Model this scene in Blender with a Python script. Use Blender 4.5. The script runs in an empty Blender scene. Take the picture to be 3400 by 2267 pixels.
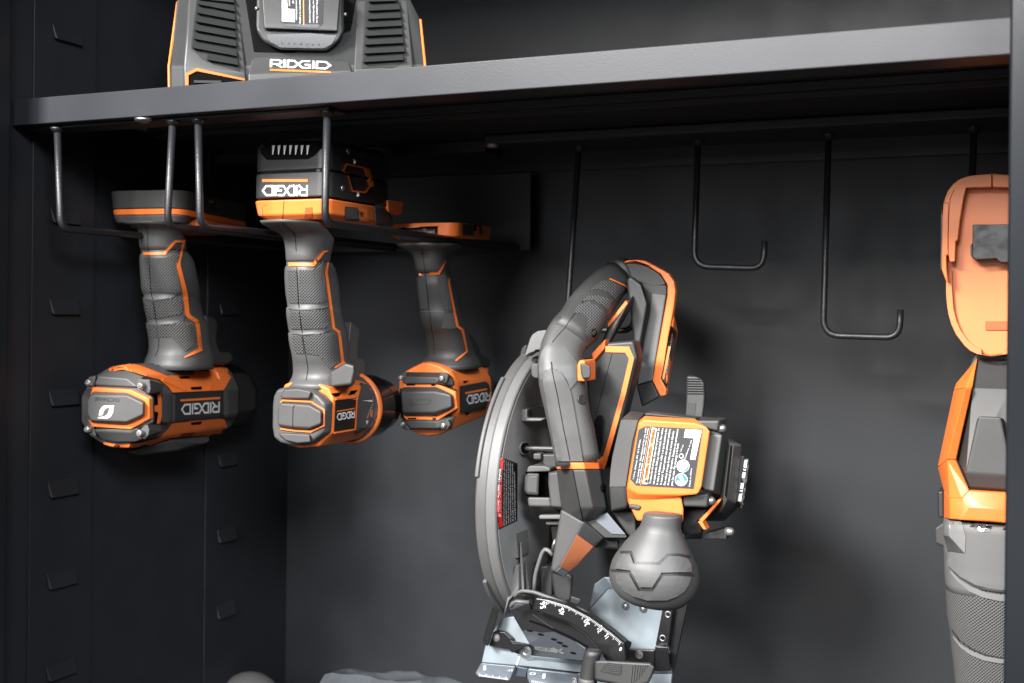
import bpy, bmesh, math, random
from math import sin, cos, radians, pi, sqrt, atan2
from mathutils import Vector, Matrix
from mathutils.bvhtree import BVHTree
from mathutils.geometry import delaunay_2d_cdt
random.seed(7)
scene = bpy.context.scene
C = scene.collection

# ------------------------------------------------------------------ camera
YAW, ROLL, FPX, CU, CV = radians(24.0), 0.010, 4000.0, 1700.0, 1030.0
IW, IH = 3400.0, 2267.0
CAM = Vector((0.0, 0.0, 1.45))
FW = Vector((-sin(YAW), cos(YAW), 0)); RT = Vector((cos(YAW), sin(YAW), 0)); UP = Vector((0, 0, 1))
cd = bpy.data.cameras.new('camera'); cam = bpy.data.objects.new('camera', cd); C.objects.link(cam)
cx = RT * cos(ROLL) + UP * sin(ROLL); cy = -RT * sin(ROLL) + UP * cos(ROLL); cz = -FW
cam.matrix_world = Matrix(((cx.x, cy.x, cz.x, CAM.x), (cx.y, cy.y, cz.y, CAM.y), (cx.z, cy.z, cz.z, CAM.z), (0, 0, 0, 1)))
cd.sensor_width = 36.0; cd.sensor_fit = 'HORIZONTAL'; cd.lens = FPX / IW * 36.0
cd.shift_y = -(IH / 2 - CV) / IW; cd.clip_start = 0.02; cd.clip_end = 60
cd.dof.use_dof = True; cd.dof.focus_distance = 1.12; cd.dof.aperture_fstop = 7.0
scene.camera = cam

# ------------------------------------------------------------------ world, lamps, exposure
w = bpy.data.worlds.new('World'); scene.world = w; w.use_nodes = True
bg = w.node_tree.nodes['Background']; bg.inputs[0].default_value = (0.80, 0.90, 1.0, 1); bg.inputs[1].default_value = 0.009

def lamp(name, loc, target, sx, sy, power, col):
    l = bpy.data.lights.new(name, 'AREA'); l.shape = 'RECTANGLE'; l.size = sx; l.size_y = sy; l.energy = power; l.color = col
    o = bpy.data.objects.new(name, l); C.objects.link(o); o.location = loc
    o.rotation_euler = (Vector(target) - Vector(loc)).to_track_quat('-Z', 'Y').to_euler()
    o['kind'] = 'structure'
    return o

def azel(tx, ty, tz, az, el, dist):           # az: degrees to the left of straight out of the cabinet
    a, e = radians(az), radians(el)
    return (tx - sin(a) * cos(e) * dist, ty - cos(a) * cos(e) * dist, tz + sin(e) * dist)
TG = (-0.45, 1.0, 1.30)
lamp('hall_light', azel(*TG, 20, 33, 3.2), TG, 0.80, 0.55, 335, (1.0, 0.975, 0.945))
lamp('hall_light', azel(*TG, -2, 22, 3.4), TG, 0.9, 0.40, 84, (1.0, 0.96, 0.92))
lamp('hall_light', azel(*TG, 6, 12, 3.2), TG, 1.5, 0.8, 24, (0.92, 0.96, 1.0))
lamp('floor_bounce', azel(*TG, 2, -9, 3.0), TG, 2.2, 0.5, 9, (1.0, 0.97, 0.94))
lamp('hall_light', azel(*TG, -38, 28, 3.2), TG, 1.0, 0.6, 105, (0.95, 0.97, 1.0))
scene.view_settings.view_transform = 'Standard'; scene.view_settings.look = 'None'
scene.view_settings.exposure = 0.0; scene.view_settings.gamma = 1.0; scene.view_settings.use_curve_mapping = False

# ------------------------------------------------------------------ pixel <-> world (pixels of the 3400 x 2267 photograph)
def ray(u, v):
    x, y = u - CU, -(v - CV)
    return FW + RT * ((x * cos(ROLL) - y * sin(ROLL)) / FPX) + UP * ((x * sin(ROLL) + y * cos(ROLL)) / FPX)
def at_y(u, v, Y):
    r = ray(u, v); return CAM + r * (Y / r.y)
def at_x(u, v, X):
    r = ray(u, v); return CAM + r * (X / r.x)
def at_z(u, v, Z):
    r = ray(u, v); return CAM + r * ((Z - CAM.z) / r.z)
def proj(p):
    d = Vector(p) - CAM; k = d.dot(FW); x, y = d.dot(RT) / k * FPX, d.dot(UP) / k * FPX
    return (CU + x * cos(ROLL) + y * sin(ROLL), CV - (-x * sin(ROLL) + y * cos(ROLL)))

class Frame:                                   # local axes: x right, y away from the viewer, z up
    def __init__(s, u, v, Y, yaw=0, pitch=0, roll=0):
        s.O = at_y(u, v, Y)
        R = Matrix.Rotation(radians(yaw), 4, 'Z') @ Matrix.Rotation(radians(-pitch), 4, 'X') @ Matrix.Rotation(radians(roll), 4, 'Y')
        s.M = Matrix.Translation(s.O) @ R; s.I = s.M.inverted(); s.o = s.I @ CAM
    def dir(s, u, v): return (s.I.to_3x3() @ ray(u, v))
    def _p(s, q, ax, c):
        r = s.dir(*q); return s.o + r * ((c - s.o[ax]) / r[ax])
    def pt(s, q, d): return s._p(q, 1, d)       # pixel -> plane at depth d
    def px(s, q, c): return s._p(q, 0, c)       # pixel -> plane at lateral offset c
    def pz(s, q, c): return s._p(q, 2, c)       # pixel -> plane at height c
    def pj(s, l): return proj(s.M @ Vector(l))

def zoom(x0, y0, k=4.0):
    def f(*a):
        if len(a) == 2 and not isinstance(a[0], (tuple, list)): return (x0 + a[0] / k, y0 + a[1] / k)
        L = a[0] if len(a) == 1 and isinstance(a[0][0], (tuple, list)) else a
        return [(x0 + p[0] / k, y0 + p[1] / k) for p in L]
    return f

# ------------------------------------------------------------------ materials
def mat(name, col, rough=0.5, metal=0.0, bump=0.0, bscale=900.0, spec=0.5, dots=None, mottle=0.0, mscale=30.0, coat=0.0):
    m = bpy.data.materials.new(name); m.use_nodes = True; nt = m.node_tree; b = nt.nodes['Principled BSDF']
    b.inputs['Base Color'].default_value = (*col, 1); b.inputs['Roughness'].default_value = rough
    b.inputs['Metallic'].default_value = metal; b.inputs['Specular IOR Level'].default_value = spec
    if coat: b.inputs['Coat Weight'].default_value = coat; b.inputs['Coat Roughness'].default_value = 0.15
    tc = nt.nodes.new('ShaderNodeTexCoord'); N = None
    if mottle:
        n = nt.nodes.new('ShaderNodeTexNoise'); n.inputs['Scale'].default_value = mscale; n.inputs['Detail'].default_value = 5
        nt.links.new(tc.outputs['Object'], n.inputs['Vector'])
        mr = nt.nodes.new('ShaderNodeMapRange'); mr.inputs[1].default_value = 0.3; mr.inputs[2].default_value = 0.7
        mr.inputs[3].default_value = rough - mottle; mr.inputs[4].default_value = rough + mottle
        nt.links.new(n.outputs['Fac'], mr.inputs[0]); nt.links.new(mr.outputs[0], b.inputs['Roughness'])
        mx = nt.nodes.new('ShaderNodeMixRGB'); mx.inputs[1].default_value = (*[c * 0.85 for c in col], 1); mx.inputs[2].default_value = (*[min(1, c * 1.13) for c in col], 1)
        nt.links.new(n.outputs['Fac'], mx.inputs[0]); nt.links.new(mx.outputs[0], b.inputs['Base Color'])
    if bump:
        n = nt.nodes.new('ShaderNodeTexNoise'); n.inputs['Scale'].default_value = bscale; n.inputs['Detail'].default_value = 3
        nt.links.new(tc.outputs['Object'], n.inputs['Vector'])
        bp = nt.nodes.new('ShaderNodeBump'); bp.inputs['Strength'].default_value = bump; bp.inputs['Distance'].default_value = 0.0006
        nt.links.new(n.outputs['Fac'], bp.inputs['Height']); N = bp
    if dots:                                   # moulded pips on the rubber, in metres along the surface (UV)
        pitch = dots; uv = nt.nodes.new('ShaderNodeUVMap'); sep = nt.nodes.new('ShaderNodeSeparateXYZ'); nt.links.new(uv.outputs[0], sep.inputs[0])
        def M(op, a, b2=None):
            q = nt.nodes.new('ShaderNodeMath'); q.operation = op
            for i, z in enumerate((a, b2)):
                if z is None: continue
                if isinstance(z, (int, float)): q.inputs[i].default_value = z
                else: nt.links.new(z, q.inputs[i])
            return q.outputs[0]
        k = pi / pitch
        p = M('SINE', M('MULTIPLY', M('ADD', sep.outputs[0], sep.outputs[1]), k)); q = M('SINE', M('MULTIPLY', M('SUBTRACT', sep.outputs[0], sep.outputs[1]), k))
        h = M('POWER', M('ABSOLUTE', M('MULTIPLY', p, q)), 2.6)
        bp = nt.nodes.new('ShaderNodeBump'); bp.inputs['Strength'].default_value = 0.9; bp.inputs['Distance'].default_value = 0.0022
        nt.links.new(h, bp.inputs['Height'])
        if N: nt.links.new(N.outputs[0], bp.inputs['Normal'])
        N = bp
    if N: nt.links.new(N.outputs[0], b.inputs['Normal'])
    return m

POWDER = mat('black_powder_coat', (0.0115, 0.0132, 0.0162), 0.52, spec=0.4, bump=0.16, bscale=900, mottle=0.04, mscale=22)
SATIN = mat('satin_black_enamel', (0.010, 0.0115, 0.014), 0.24, spec=0.14, bump=0.03, bscale=1200)
SHELFM = mat('black_powder_coat_coarse', (0.023, 0.0248, 0.0295), 0.38, spec=0.27, bump=0.12, bscale=800, mottle=0.03, mscale=12)
RODM = mat('hammered_black_steel', (0.012, 0.0125, 0.015), 0.42, bump=0.5, bscale=520)
GREY = mat('grey_moulded_nylon', (0.060, 0.060, 0.0595), 0.50, bump=0.22, bscale=1500, mottle=0.03)
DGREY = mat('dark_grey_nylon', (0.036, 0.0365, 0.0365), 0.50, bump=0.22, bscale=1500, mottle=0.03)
MGREY = mat('mid_grey_nylon', (0.095, 0.0955, 0.096), 0.5, bump=0.22, bscale=1500, mottle=0.03)
CHAR = mat('charcoal_nylon', (0.022, 0.023, 0.0235), 0.46, bump=0.2, bscale=1500, mottle=0.03)
RUBBER = mat('grey_rubber', (0.066, 0.0668, 0.0675), 0.48, bump=0.1, bscale=1800)
PIPS = mat('grey_rubber_with_pips', (0.064, 0.0648, 0.0655), 0.48, dots=0.0031)
PIPS2 = mat('pale_rubber_with_pips', (0.105, 0.105, 0.105), 0.48, dots=0.0028)
ORANGE = mat('orange_nylon', (0.76, 0.172, 0.032), 0.42, bump=0.06, bscale=1500, mottle=0.03)
ORANGE2 = mat('pale_orange_nylon', (0.65, 0.185, 0.055), 0.48, spec=0.45, bump=0.06, bscale=900, mottle=0.05)
BLACK = mat('black_void', (0.002, 0.002, 0.002), 0.8, spec=0.08)
GLOSS = mat('gloss_black', (0.006, 0.006, 0.007), 0.18, spec=0.5)
STICK = mat('black_sticker', (0.010, 0.010, 0.011), 0.35)
SLATE = mat('slate_sticker', (0.032, 0.033, 0.036), 0.4)
WHITE = mat('white_print', (0.80, 0.80, 0.80), 0.45)
SILVER = mat('silver_print', (0.62, 0.62, 0.64), 0.35)
REDP = mat('red_print', (0.75, 0.025, 0.025), 0.45)
BLUEP = mat('blue_print', (0.04, 0.17, 0.58), 0.45)
PEACH = mat('orange_print', (0.78, 0.30, 0.10), 0.45)
STEEL = mat('bright_steel', (0.36, 0.36, 0.36), 0.36, 0.8)
STEELD = mat('dull_steel', (0.32, 0.32, 0.32), 0.42, 1.0)
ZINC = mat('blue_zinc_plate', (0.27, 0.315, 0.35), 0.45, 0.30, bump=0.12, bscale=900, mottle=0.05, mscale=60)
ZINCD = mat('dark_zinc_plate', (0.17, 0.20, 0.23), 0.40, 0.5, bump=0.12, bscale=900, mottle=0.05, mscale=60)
CAST = mat('cast_magnesium', (0.085, 0.085, 0.085), 0.48, 0.0, bump=0.3, bscale=1300, mottle=0.04)
GUARDW = mat('guard_inner_grey', (0.27, 0.27, 0.27), 0.5, bump=0.25, bscale=1300, mottle=0.04)
CHGR = mat('charger_grey', (0.042, 0.0425, 0.0425), 0.45, bump=0.25, bscale=1300, mottle=0.04)
CASTL = mat('pale_cast_magnesium', (0.125, 0.125, 0.125), 0.48, 0.0, bump=0.3, bscale=1300, mottle=0.04)
ANOD = mat('black_painted_steel', (0.010, 0.010, 0.011), 0.30, bump=0.08, bscale=900)
BROWN = mat('smoked_amber_lens', (0.30, 0.10, 0.045), 0.30)
BRASS = mat('brass', (0.75, 0.52, 0.15), 0.3, 1.0)
DOME = mat('pale_grey_plastic', (0.13, 0.13, 0.13), 0.5, bump=0.1, bscale=800)

# ------------------------------------------------------------------ objects
def thing(name, frame_or_loc, label, cat, group=None):
    o = bpy.data.objects.new(name, None); C.objects.link(o); o.empty_display_size = 0.05
    if isinstance(frame_or_loc, Frame): o.matrix_world = frame_or_loc.M
    else: o.location = frame_or_loc
    o['label'] = label; o['category'] = cat
    if group: o['group'] = group
    return o

def part(name, bm, m, parent=None, bevel=0.0, segs=2, smooth=False, sharp=None, label=None):
    bmesh.ops.recalc_face_normals(bm, faces=bm.faces)
    me = bpy.data.meshes.new(name); bm.to_mesh(me); bm.free()
    ms = m if isinstance(m, list) else [m]
    for x in ms: me.materials.append(x)
    o = bpy.data.objects.new(name, me); C.objects.link(o)
    if parent is not None: o.parent = parent
    if bevel or smooth or sharp: me.polygons.foreach_set('use_smooth', [True] * len(me.polygons))
    if sharp and not bevel: me.set_sharp_from_angle(angle=radians(sharp))
    if bevel:
        b = o.modifiers.new('bevel', 'BEVEL'); b.width = bevel; b.segments = segs; b.limit_method = 'ANGLE'; b.angle_limit = radians(22)
        b.harden_normals = True; b.use_clamp_overlap = True
    if label: o['label'] = label
    return o

def join(*bms):
    out = bmesh.new()
    for b in bms:
        me = bpy.data.meshes.new('tmp'); b.to_mesh(me); b.free(); out.from_mesh(me); bpy.data.meshes.remove(me)
    return out

def hull(pts):
    bm = bmesh.new()
    for p in pts: bm.verts.new(p)
    r = bmesh.ops.convex_hull(bm, input=bm.verts[:])
    inn = [g for g in r['geom_interior'] if isinstance(g, bmesh.types.BMVert)]
    bmesh.ops.delete(bm, geom=inn, context='VERTS')
    bmesh.ops.dissolve_limit(bm, angle_limit=radians(2.5), verts=bm.verts[:], edges=bm.edges[:])
    return bm

def slab(poly, vec):                            # polygon (3D points) swept along vec
    bm = bmesh.new(); n = len(poly)
    a = [bm.verts.new(p) for p in poly]; b = [bm.verts.new(Vector(p) + Vector(vec)) for p in poly]
    bm.faces.new(a); bm.faces.new(b[::-1])
    for i in range(n): bm.faces.new((a[i], b[i], b[(i + 1) % n], a[(i + 1) % n]))
    return bm

def box(x0, x1, y0, y1, z0, z1):
    return hull([(x, y, z) for x in (x0, x1) for y in (y0, y1) for z in (z0, z1)])

def loft(rings, caps=True):
    bm = bmesh.new(); uv = bm.loops.layers.uv.new('UVMap'); V = [[bm.verts.new(p) for p in r] for r in rings]; n = len(rings[0])
    U = []; acc = 0.0
    for i, r in enumerate(rings):
        if i: acc += sum(((Vector(r[k]) - Vector(rings[i - 1][k])).length for k in range(n))) / n
        s = [0.0]
        for k in range(n): s.append(s[-1] + (Vector(r[(k + 1) % n]) - Vector(r[k])).length)
        U.append((acc, s))
    mid = U[len(U) // 2][1]
    for i in range(len(rings) - 1):
        for k in range(n):
            k2 = (k + 1) % n
            f = bm.faces.new((V[i][k], V[i][k2], V[i + 1][k2], V[i + 1][k]))
            for l, (a, b) in zip(f.loops, ((i, k), (i, k + 1), (i + 1, k + 1), (i + 1, k))): l[uv].uv = (mid[b], U[a][0])
    if caps:
        bm.faces.new(V[0][::-1]); bm.faces.new(V[-1])
    return bm

def superell(c, ax, ay, a, b, n=28, e=2.4):
    out = []
    for k in range(n):
        t = 2 * pi * k / n; cs, sn = cos(t), sin(t)
        out.append(Vector(c) + Vector(ax) * (a * math.copysign(abs(cs) ** (2 / e), cs)) + Vector(ay) * (b * math.copysign(abs(sn) ** (2 / e), sn)))
    return out

def tube(path, r, n=12):
    path = [Vector(p) for p in path]; rings = []; N = None
    for i, p in enumerate(path):
        t = (path[min(i + 1, len(path) - 1)] - path[max(i - 1, 0)]).normalized()
        if N is None: N = t.orthogonal().normalized()
        N = (N - t * N.dot(t)).normalized(); B = t.cross(N)
        rr = r[i] if isinstance(r, (list, tuple)) else r
        rings.append([p + N * (rr * cos(2 * pi * k / n)) + B * (rr * sin(2 * pi * k / n)) for k in range(n)])
    return loft(rings)

def fillet(pts, rad, n=7):
    pts = [Vector(p) for p in pts]; out = [pts[0]]
    for i in range(1, len(pts) - 1):
        a, b, c = pts[i - 1], pts[i], pts[i + 1]; d1 = (a - b).normalized(); d2 = (c - b).normalized()
        r = min(rad, (a - b).length * 0.49, (c - b).length * 0.49); p, q = b + d1 * r, b + d2 * r
        for k in range(n + 1):
            t = k / n; out.append(p * (1 - t) ** 2 + b * (2 * t * (1 - t)) + q * t ** 2)
    out.append(pts[-1]); return out

def cyl(c, ax, r, h, n=20, r2=None):            # along ax from c
    ax = Vector(ax).normalized(); N = ax.orthogonal().normalized(); B = ax.cross(N); r2 = r if r2 is None else r2
    R = lambda c, r: [Vector(c) + N * (r * cos(2 * pi * k / n)) + B * (r * sin(2 * pi * k / n)) for k in range(n)]
    return loft([R(c, r), R(Vector(c) + ax * h, r2)])

def lathe(c, ax, prof, n=32):                   # prof: (offset along ax, radius)
    ax = Vector(ax).normalized(); N = ax.orthogonal().normalized(); B = ax.cross(N)
    return loft([[Vector(c) + ax * o + N * (max(r, 1e-4) * cos(2 * pi * k / n)) + B * (max(r, 1e-4) * sin(2 * pi * k / n)) for k in range(n)] for o, r in prof])

def rows_loft(fr, rows, depth=None, ratio=1.15, e=2.5, n=32, mid=0.0):
    """rows: (v, ul, ur[, d]) silhouette of an upright body; depth None puts its centre on the tool's mid plane x = mid."""
    rings = []
    for r in rows:
        v, ul, ur = r[:3]; uc = (ul + ur) / 2
        p = fr.px((uc, v), mid) if (depth is None and len(r) < 4) else fr.pt((uc, v), r[3] if len(r) > 3 else depth)
        u0 = fr.pj(p)[0]; e3 = 1e-3
        kx = (fr.pj(p + Vector((e3, 0, 0)))[0] - u0) / e3; ky = (fr.pj(p + Vector((0, e3, 0)))[0] - u0) / e3
        a = (ur - ul) / 2 / sqrt(kx * kx + (ratio * ky) ** 2)
        rings.append(superell(p, (1, 0, 0), (0, 1, 0), a, a * ratio, n, e))
    return loft(rings)

def sweep(fr, cs, e=2.6, n=56, flat=1.0):
    """cs: (u, v, d, halfwidth px) ; round section across the path, seen half width given in pixels."""
    P = [fr.pt((c[0], c[1]), c[2]) for c in cs]; rings = []
    for i, c in enumerate(cs):
        t = (P[min(i + 1, len(P) - 1)] - P[max(i - 1, 0)]).normalized()
        view = (P[i] - fr.o).normalized(); n1 = t.cross(view).normalized(); n2 = n1.cross(t).normalized()
        D = (P[i] - fr.o).length; a = c[3] * D / FPX
        rings.append(superell(P[i], n1, n2, a, a * flat, n, e))
    return loft(rings)

def rrect(x0, x1, y0, y1, r, n=5):
    out = []
    for cx_, cy_, a0 in ((x1 - r, y1 - r, 0), (x0 + r, y1 - r, 90), (x0 + r, y0 + r, 180), (x1 - r, y0 + r, 270)):
        for k in range(n + 1):
            a = radians(a0 + 90 * k / n); out.append((cx_ + r * cos(a), cy_ + r * sin(a)))
    return out

# ------------------------------------------------------------------ things laid on a surface: shells, ribbons, print
class Skin:
    def __init__(s, fr, objs):
        s.fr = fr; bm = bmesh.new()
        for o in objs:
            bm.from_mesh(o.data)
        s.t = BVHTree.FromBMesh(bm); bm.free(); s.last = None
    def hit(s, q):
        d = s.fr.dir(*q).normalized(); loc, nor, idx, dist = s.t.ray_cast(s.fr.o, d)
        if loc is None:
            g = s.fr.o + d * (s.last or 1.2); loc, nor, idx, dd = s.t.find_nearest(g)
            return loc, -d
        s.last = dist
        if nor.dot(d) > 0: nor = -nor
        return loc, nor
    def pos(s, q, off):
        l, n = s.hit(q); d = s.fr.dir(*q).normalized()
        k = max(0.35, -n.dot(d)); return l - d * (off / k)      # raised by off, still under the same pixel

def resample(poly, step, closed=True):
    out = []; n = len(poly)
    for i in range(n if closed else n - 1):
        a, b = Vector(poly[i]), Vector(poly[(i + 1) % n]); k = max(1, int((b - a).length / step))
        out += [tuple(a + (b - a) * (j / k)) for j in range(k)]
    if not closed: out.append(tuple(poly[-1]))
    return out

def inside(p, poly):
    x, y = p; c = False; n = len(poly)
    for i in range(n):
        x1, y1 = poly[i]; x2, y2 = poly[(i + 1) % n]
        if (y1 > y) != (y2 > y) and x < (x2 - x1) * (y - y1) / (y2 - y1) + x1: c = not c
    return c

def thicken(bm_verts, faces, low):
    bm = bmesh.new(); a = [bm.verts.new(p) for p in bm_verts]; b = [bm.verts.new(p) for p in low]; cnt = {}
    for f in faces:
        try: bm.faces.new([a[i] for i in f]); bm.faces.new([b[i] for i in f][::-1])
        except ValueError: continue
        for i in range(len(f)):
            e = (f[i], f[(i + 1) % len(f)]); cnt[tuple(sorted(e))] = cnt.get(tuple(sorted(e)), 0) + 1
    for (i, j), c in cnt.items():
        if c == 1:
            try: bm.faces.new((a[i], a[j], b[j], b[i]))
            except ValueError: pass
    return bm

def shell(skin, poly, off=0.0012, thick=0.003, step=9.0):
    """a shell of its own thickness lying on a body, outlined in photograph pixels"""
    B = resample(poly, step); n = len(B); xs = [p[0] for p in B]; ys = [p[1] for p in B]; pts = list(B)
    y = min(ys) + step / 2
    while y < max(ys):
        x = min(xs) + step / 2
        while x < max(xs):
            if inside((x, y), B) and min((Vector(b) - Vector((x, y))).length for b in B) > step * 0.6: pts.append((x, y))
            x += step
        y += step
    r = delaunay_2d_cdt([Vector(p) for p in pts], [(i, (i + 1) % n) for i in range(n)], [], 1, 1e-4)
    V, F = r[0], r[2]; skin.last = None
    c = skin.hit((sum(xs) / n, sum(ys) / n))
    bm = thicken([skin.pos(tuple(v), off) for v in V], F, [skin.pos(tuple(v), off - thick) for v in V])
    uv = bm.loops.layers.uv.new('UVMap'); m = len(V); bm.verts.ensure_lookup_table(); bm.verts.index_update()
    for f in bm.faces:
        for l in f.loops: l[uv].uv = V[l.vert.index % m] * (1.2 / FPX)
    return bm

def ribbon(skin, path, width, off=0.0008, thick=0.002, closed=False, step=6.0):
    P = [Vector(p) for p in path]
    if isinstance(width, (int, float)): W = [width] * len(P)
    else: W = width
    n = len(P); offs = []
    for i in range(n):
        a = P[(i - 1) % n] if (closed or i) else None; b = P[(i + 1) % n] if (closed or i < n - 1) else None
        d1 = (P[i] - a).normalized() if a is not None else None; d2 = (b - P[i]).normalized() if b is not None else None
        if d1 is None: d1 = d2
        if d2 is None: d2 = d1
        n1, n2 = Vector((-d1.y, d1.x)), Vector((-d2.y, d2.x)); m = (n1 + n2)
        m = m.normalized() if m.length > 1e-6 else n1; k = max(0.45, m.dot(n1)); offs.append(m * (W[i] / 2 / k))
    L = []; R = []
    for i in range(n if closed else n - 1):
        j = (i + 1) % n; k = max(1, int((P[j] - P[i]).length / step))
        for q in range(k):
            t = q / k; c = P[i].lerp(P[j], t); o = offs[i].lerp(offs[j], t); L.append(c + o); R.append(c - o)
    if not closed: L.append(P[-1] + offs[-1]); R.append(P[-1] - offs[-1])
    m = len(L); pts = L + R; F = [(i, i + 1, m + i + 1, m + i) for i in range(m - 1)]
    if closed: F.append((m - 1, 0, m, 2 * m - 1))
    skin.last = None
    return thicken([skin.pos(tuple(p), off) for p in pts], F, [skin.pos(tuple(p), off - thick) for p in pts])

def quadmap(q):                                  # q: pixels of (0,0) (1,0) (0,1) (1,1)
    a, b, c, d = [Vector(p) for p in q]
    return lambda x, y: tuple(a * ((1 - x) * (1 - y)) + b * (x * (1 - y)) + c * ((1 - x) * y) + d * (x * y))

def strokes(lines, wd):
    V = []; F = []
    for path in lines:
        P = [Vector(p) for p in path]; n = len(P); base = len(V)
        for i in range(n):
            d1 = (P[i] - P[i - 1]).normalized() if i else None; d2 = (P[i + 1] - P[i]).normalized() if i < n - 1 else None
            d1 = d1 or d2; d2 = d2 or d1; n1, n2 = Vector((-d1.y, d1.x)), Vector((-d2.y, d2.x)); m = (n1 + n2).normalized(); k = max(0.5, m.dot(n1))
            V += [P[i] + m * (wd / 2 / k), P[i] - m * (wd / 2 / k)]
        F += [(base + 2 * i, base + 2 * i + 2, base + 2 * i + 3, base + 2 * i + 1) for i in range(n - 1)]
    return V, F
# the maker's word mark, drawn as strokes in a box 5.0 x 1.0
_w = 0.165; _h = _w / 2
LOGO = strokes([
    [(_h, 0), (_h, 1 - _h), (0.72, 1 - _h), (0.90, 0.80), (0.90, 0.60), (0.72, 0.42), (0.24, 0.42)], [(0.48, 0.42), (0.98, 0.0)],
    [(1.16, 0), (1.16, 1)],
    [(1.60, 0.02), (1.45, _h), (1.45, 1 - _h), (1.95, 1 - _h), (2.62, _h), (3.22, _h), (3.22, 0.48), (2.80, 0.48)],
    [(1.45, _h), (1.95, _h), (2.62, 1 - _h), (3.24, 1 - _h)],
    [(3.50, 0), (3.50, 1)],
    [(3.80, 0), (3.80, 1 - _h), (4.50, 1 - _h), (4.88, 0.5), (4.50, _h), (3.88, _h)]], _w)
LOGO = ([Vector((v.x / 5.0, v.y)) for v in LOGO[0]], LOGO[1])

def flatprint(skin, VF, q, off=0.0006, thick=0.0008):
    f = quadmap(q); V, F = VF; P = [f(v.x, v.y) for v in V]; skin.last = None
    return thicken([skin.pos(p, off) for p in P], F, [skin.pos(p, off - thick) for p in P])

_tc = {}
def glyphs(txt, spacing=1.0):
    """flat letters in a unit box, from the built-in font"""
    if (txt, spacing) in _tc: return _tc[(txt, spacing)]
    cu = bpy.data.curves.new('t', 'FONT'); cu.body = txt; cu.resolution_u = 2; cu.space_character = spacing
    o = bpy.data.objects.new('t', cu); me = o.to_mesh(); V = [v.co.xy.copy() for v in me.vertices]; F = [tuple(p.vertices) for p in me.polygons]
    o.to_mesh_clear(); bpy.data.objects.remove(o); bpy.data.curves.remove(cu)
    x0, x1 = min(v.x for v in V), max(v.x for v in V); y0, y1 = 0.0, 0.70
    r = ([Vector(((v.x - x0) / (x1 - x0), (v.y - y0) / (y1 - y0))) for v in V], F); _tc[(txt, spacing)] = r
    return r

def screw(name, fr, q, d, r, parent, m=None, h=0.004, axis=(0, -1, 0)):
    p = fr.pt(q, d); ax = Vector(axis).normalized()
    o = part(name, lathe(p, ax, [(-0.004, r), (h * 0.55, r), (h * 0.9, r * 0.8), (h, r * 0.5), (h * 0.98, r * 0.48), (h * 0.55, r * 0.42), (h * 0.5, 0)], 18), m or STEEL, parent, smooth=True)
    return o
# ------------------------------------------------------------------ cabinet
ZC = CAM.z; XL, XR, YF, YP, YB = -0.95, 0.045, 0.896, 0.865, 1.38
ZS, ZT = ZC + 0.1795, ZC + 0.2055               # shelf: underside of its lip, top
ZB = ZC - 0.52
cab = thing('metal_cabinet', (-0.45, 1.12, ZB), 'black powder coated steel cabinet with slotted side strips holding the tools', 'cabinet')
cab_i = Matrix.Translation((0.45, -1.12, -ZB))
def cabpart(name, bm, m, bevel=0.0, **k):
    bm.transform(cab_i); return part(name, bm, m, cab, bevel, **k)
cabpart('back_panel', box(XL - 0.01, XR + 0.01, YB, YB + 0.003, ZB, ZC + 0.75), POWDER)
cabpart('side_panel', box(XL - 0.004, XL, YP, YB, ZB, ZC + 0.75), POWDER)
cabpart('side_panel', box(XR, XR + 0.004, YP, YB, ZB, ZC + 0.75), POWDER)
cabpart('top_panel', box(XL - 0.01, XR + 0.01, YP, YB, ZC + 0.75, ZC + 0.754), POWDER)
cabpart('bottom_panel', box(XL - 0.01, XR + 0.01, YP, YB, ZB - 0.004, ZB), POWDER)
xl = at_y(29, 1100, YP).x; xr = at_y(3346, 1100, YP).x
def post(x0, x1):
    return box(x0, x1, YP - 0.018, YP, ZB - 0.3, ZC + 0.80)
cabpart('front_post', post(xl - 0.09, xl), SATIN, 0.0022, segs=3)
cabpart('front_post', post(xr, xr + 0.09), SATIN, 0.0022, segs=3)
ys1a, ys1b = at_x(97, 1300, XL).y, at_x(303, 1300, XL).y; ys2a = at_x(682, 1300, XL).y
strip1 = cabpart('support_strip', box(XL, XL + 0.0022, ys1a, ys1b, ZB, ZC + 0.75), POWDER, 0.0006)
strip2 = cabpart('support_strip', box(XL, XL + 0.0022, ys2a, YB - 0.001, ZB, ZC + 0.75), POWDER, 0.0006)
def tab(ya, yb, z):
    x = XL + 0.0022
    return hull([(x, ya, z - 0.008), (x, yb, z - 0.008), (x, ya - 0.001, z + 0.009), (x, yb - 0.001, z + 0.009),
                 (x + 0.005, ya + 0.002, z - 0.0095), (x + 0.005, yb - 0.002, z - 0.0095), (x + 0.0046, ya + 0.002, z - 0.0080), (x + 0.0046, yb - 0.002, z - 0.0080)])
zt0 = at_x(205, 1915, XL).z
for k in range(-4, 9):
    z = zt0 + 0.0955 * k
    if ZB < z < ZC + 0.6:
        cabpart('shelf_tab', tab(at_x(157, 1300, XL).y, at_x(255, 1300, XL).y, z), POWDER, 0.0012).parent = strip1
        cabpart('shelf_tab', tab(at_x(722, 1300, XL).y, at_x(783, 1300, XL).y, z), POWDER, 0.0012).parent = strip2

cabpart('unseen_shade_shelf', box(XL + 0.0035, XR - 0.002, YF, YB - 0.012, ZC + 0.46, ZC + 0.486), SHELFM, 0.003)  # unseen shelf, added to shade the back wall above the visible one

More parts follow.
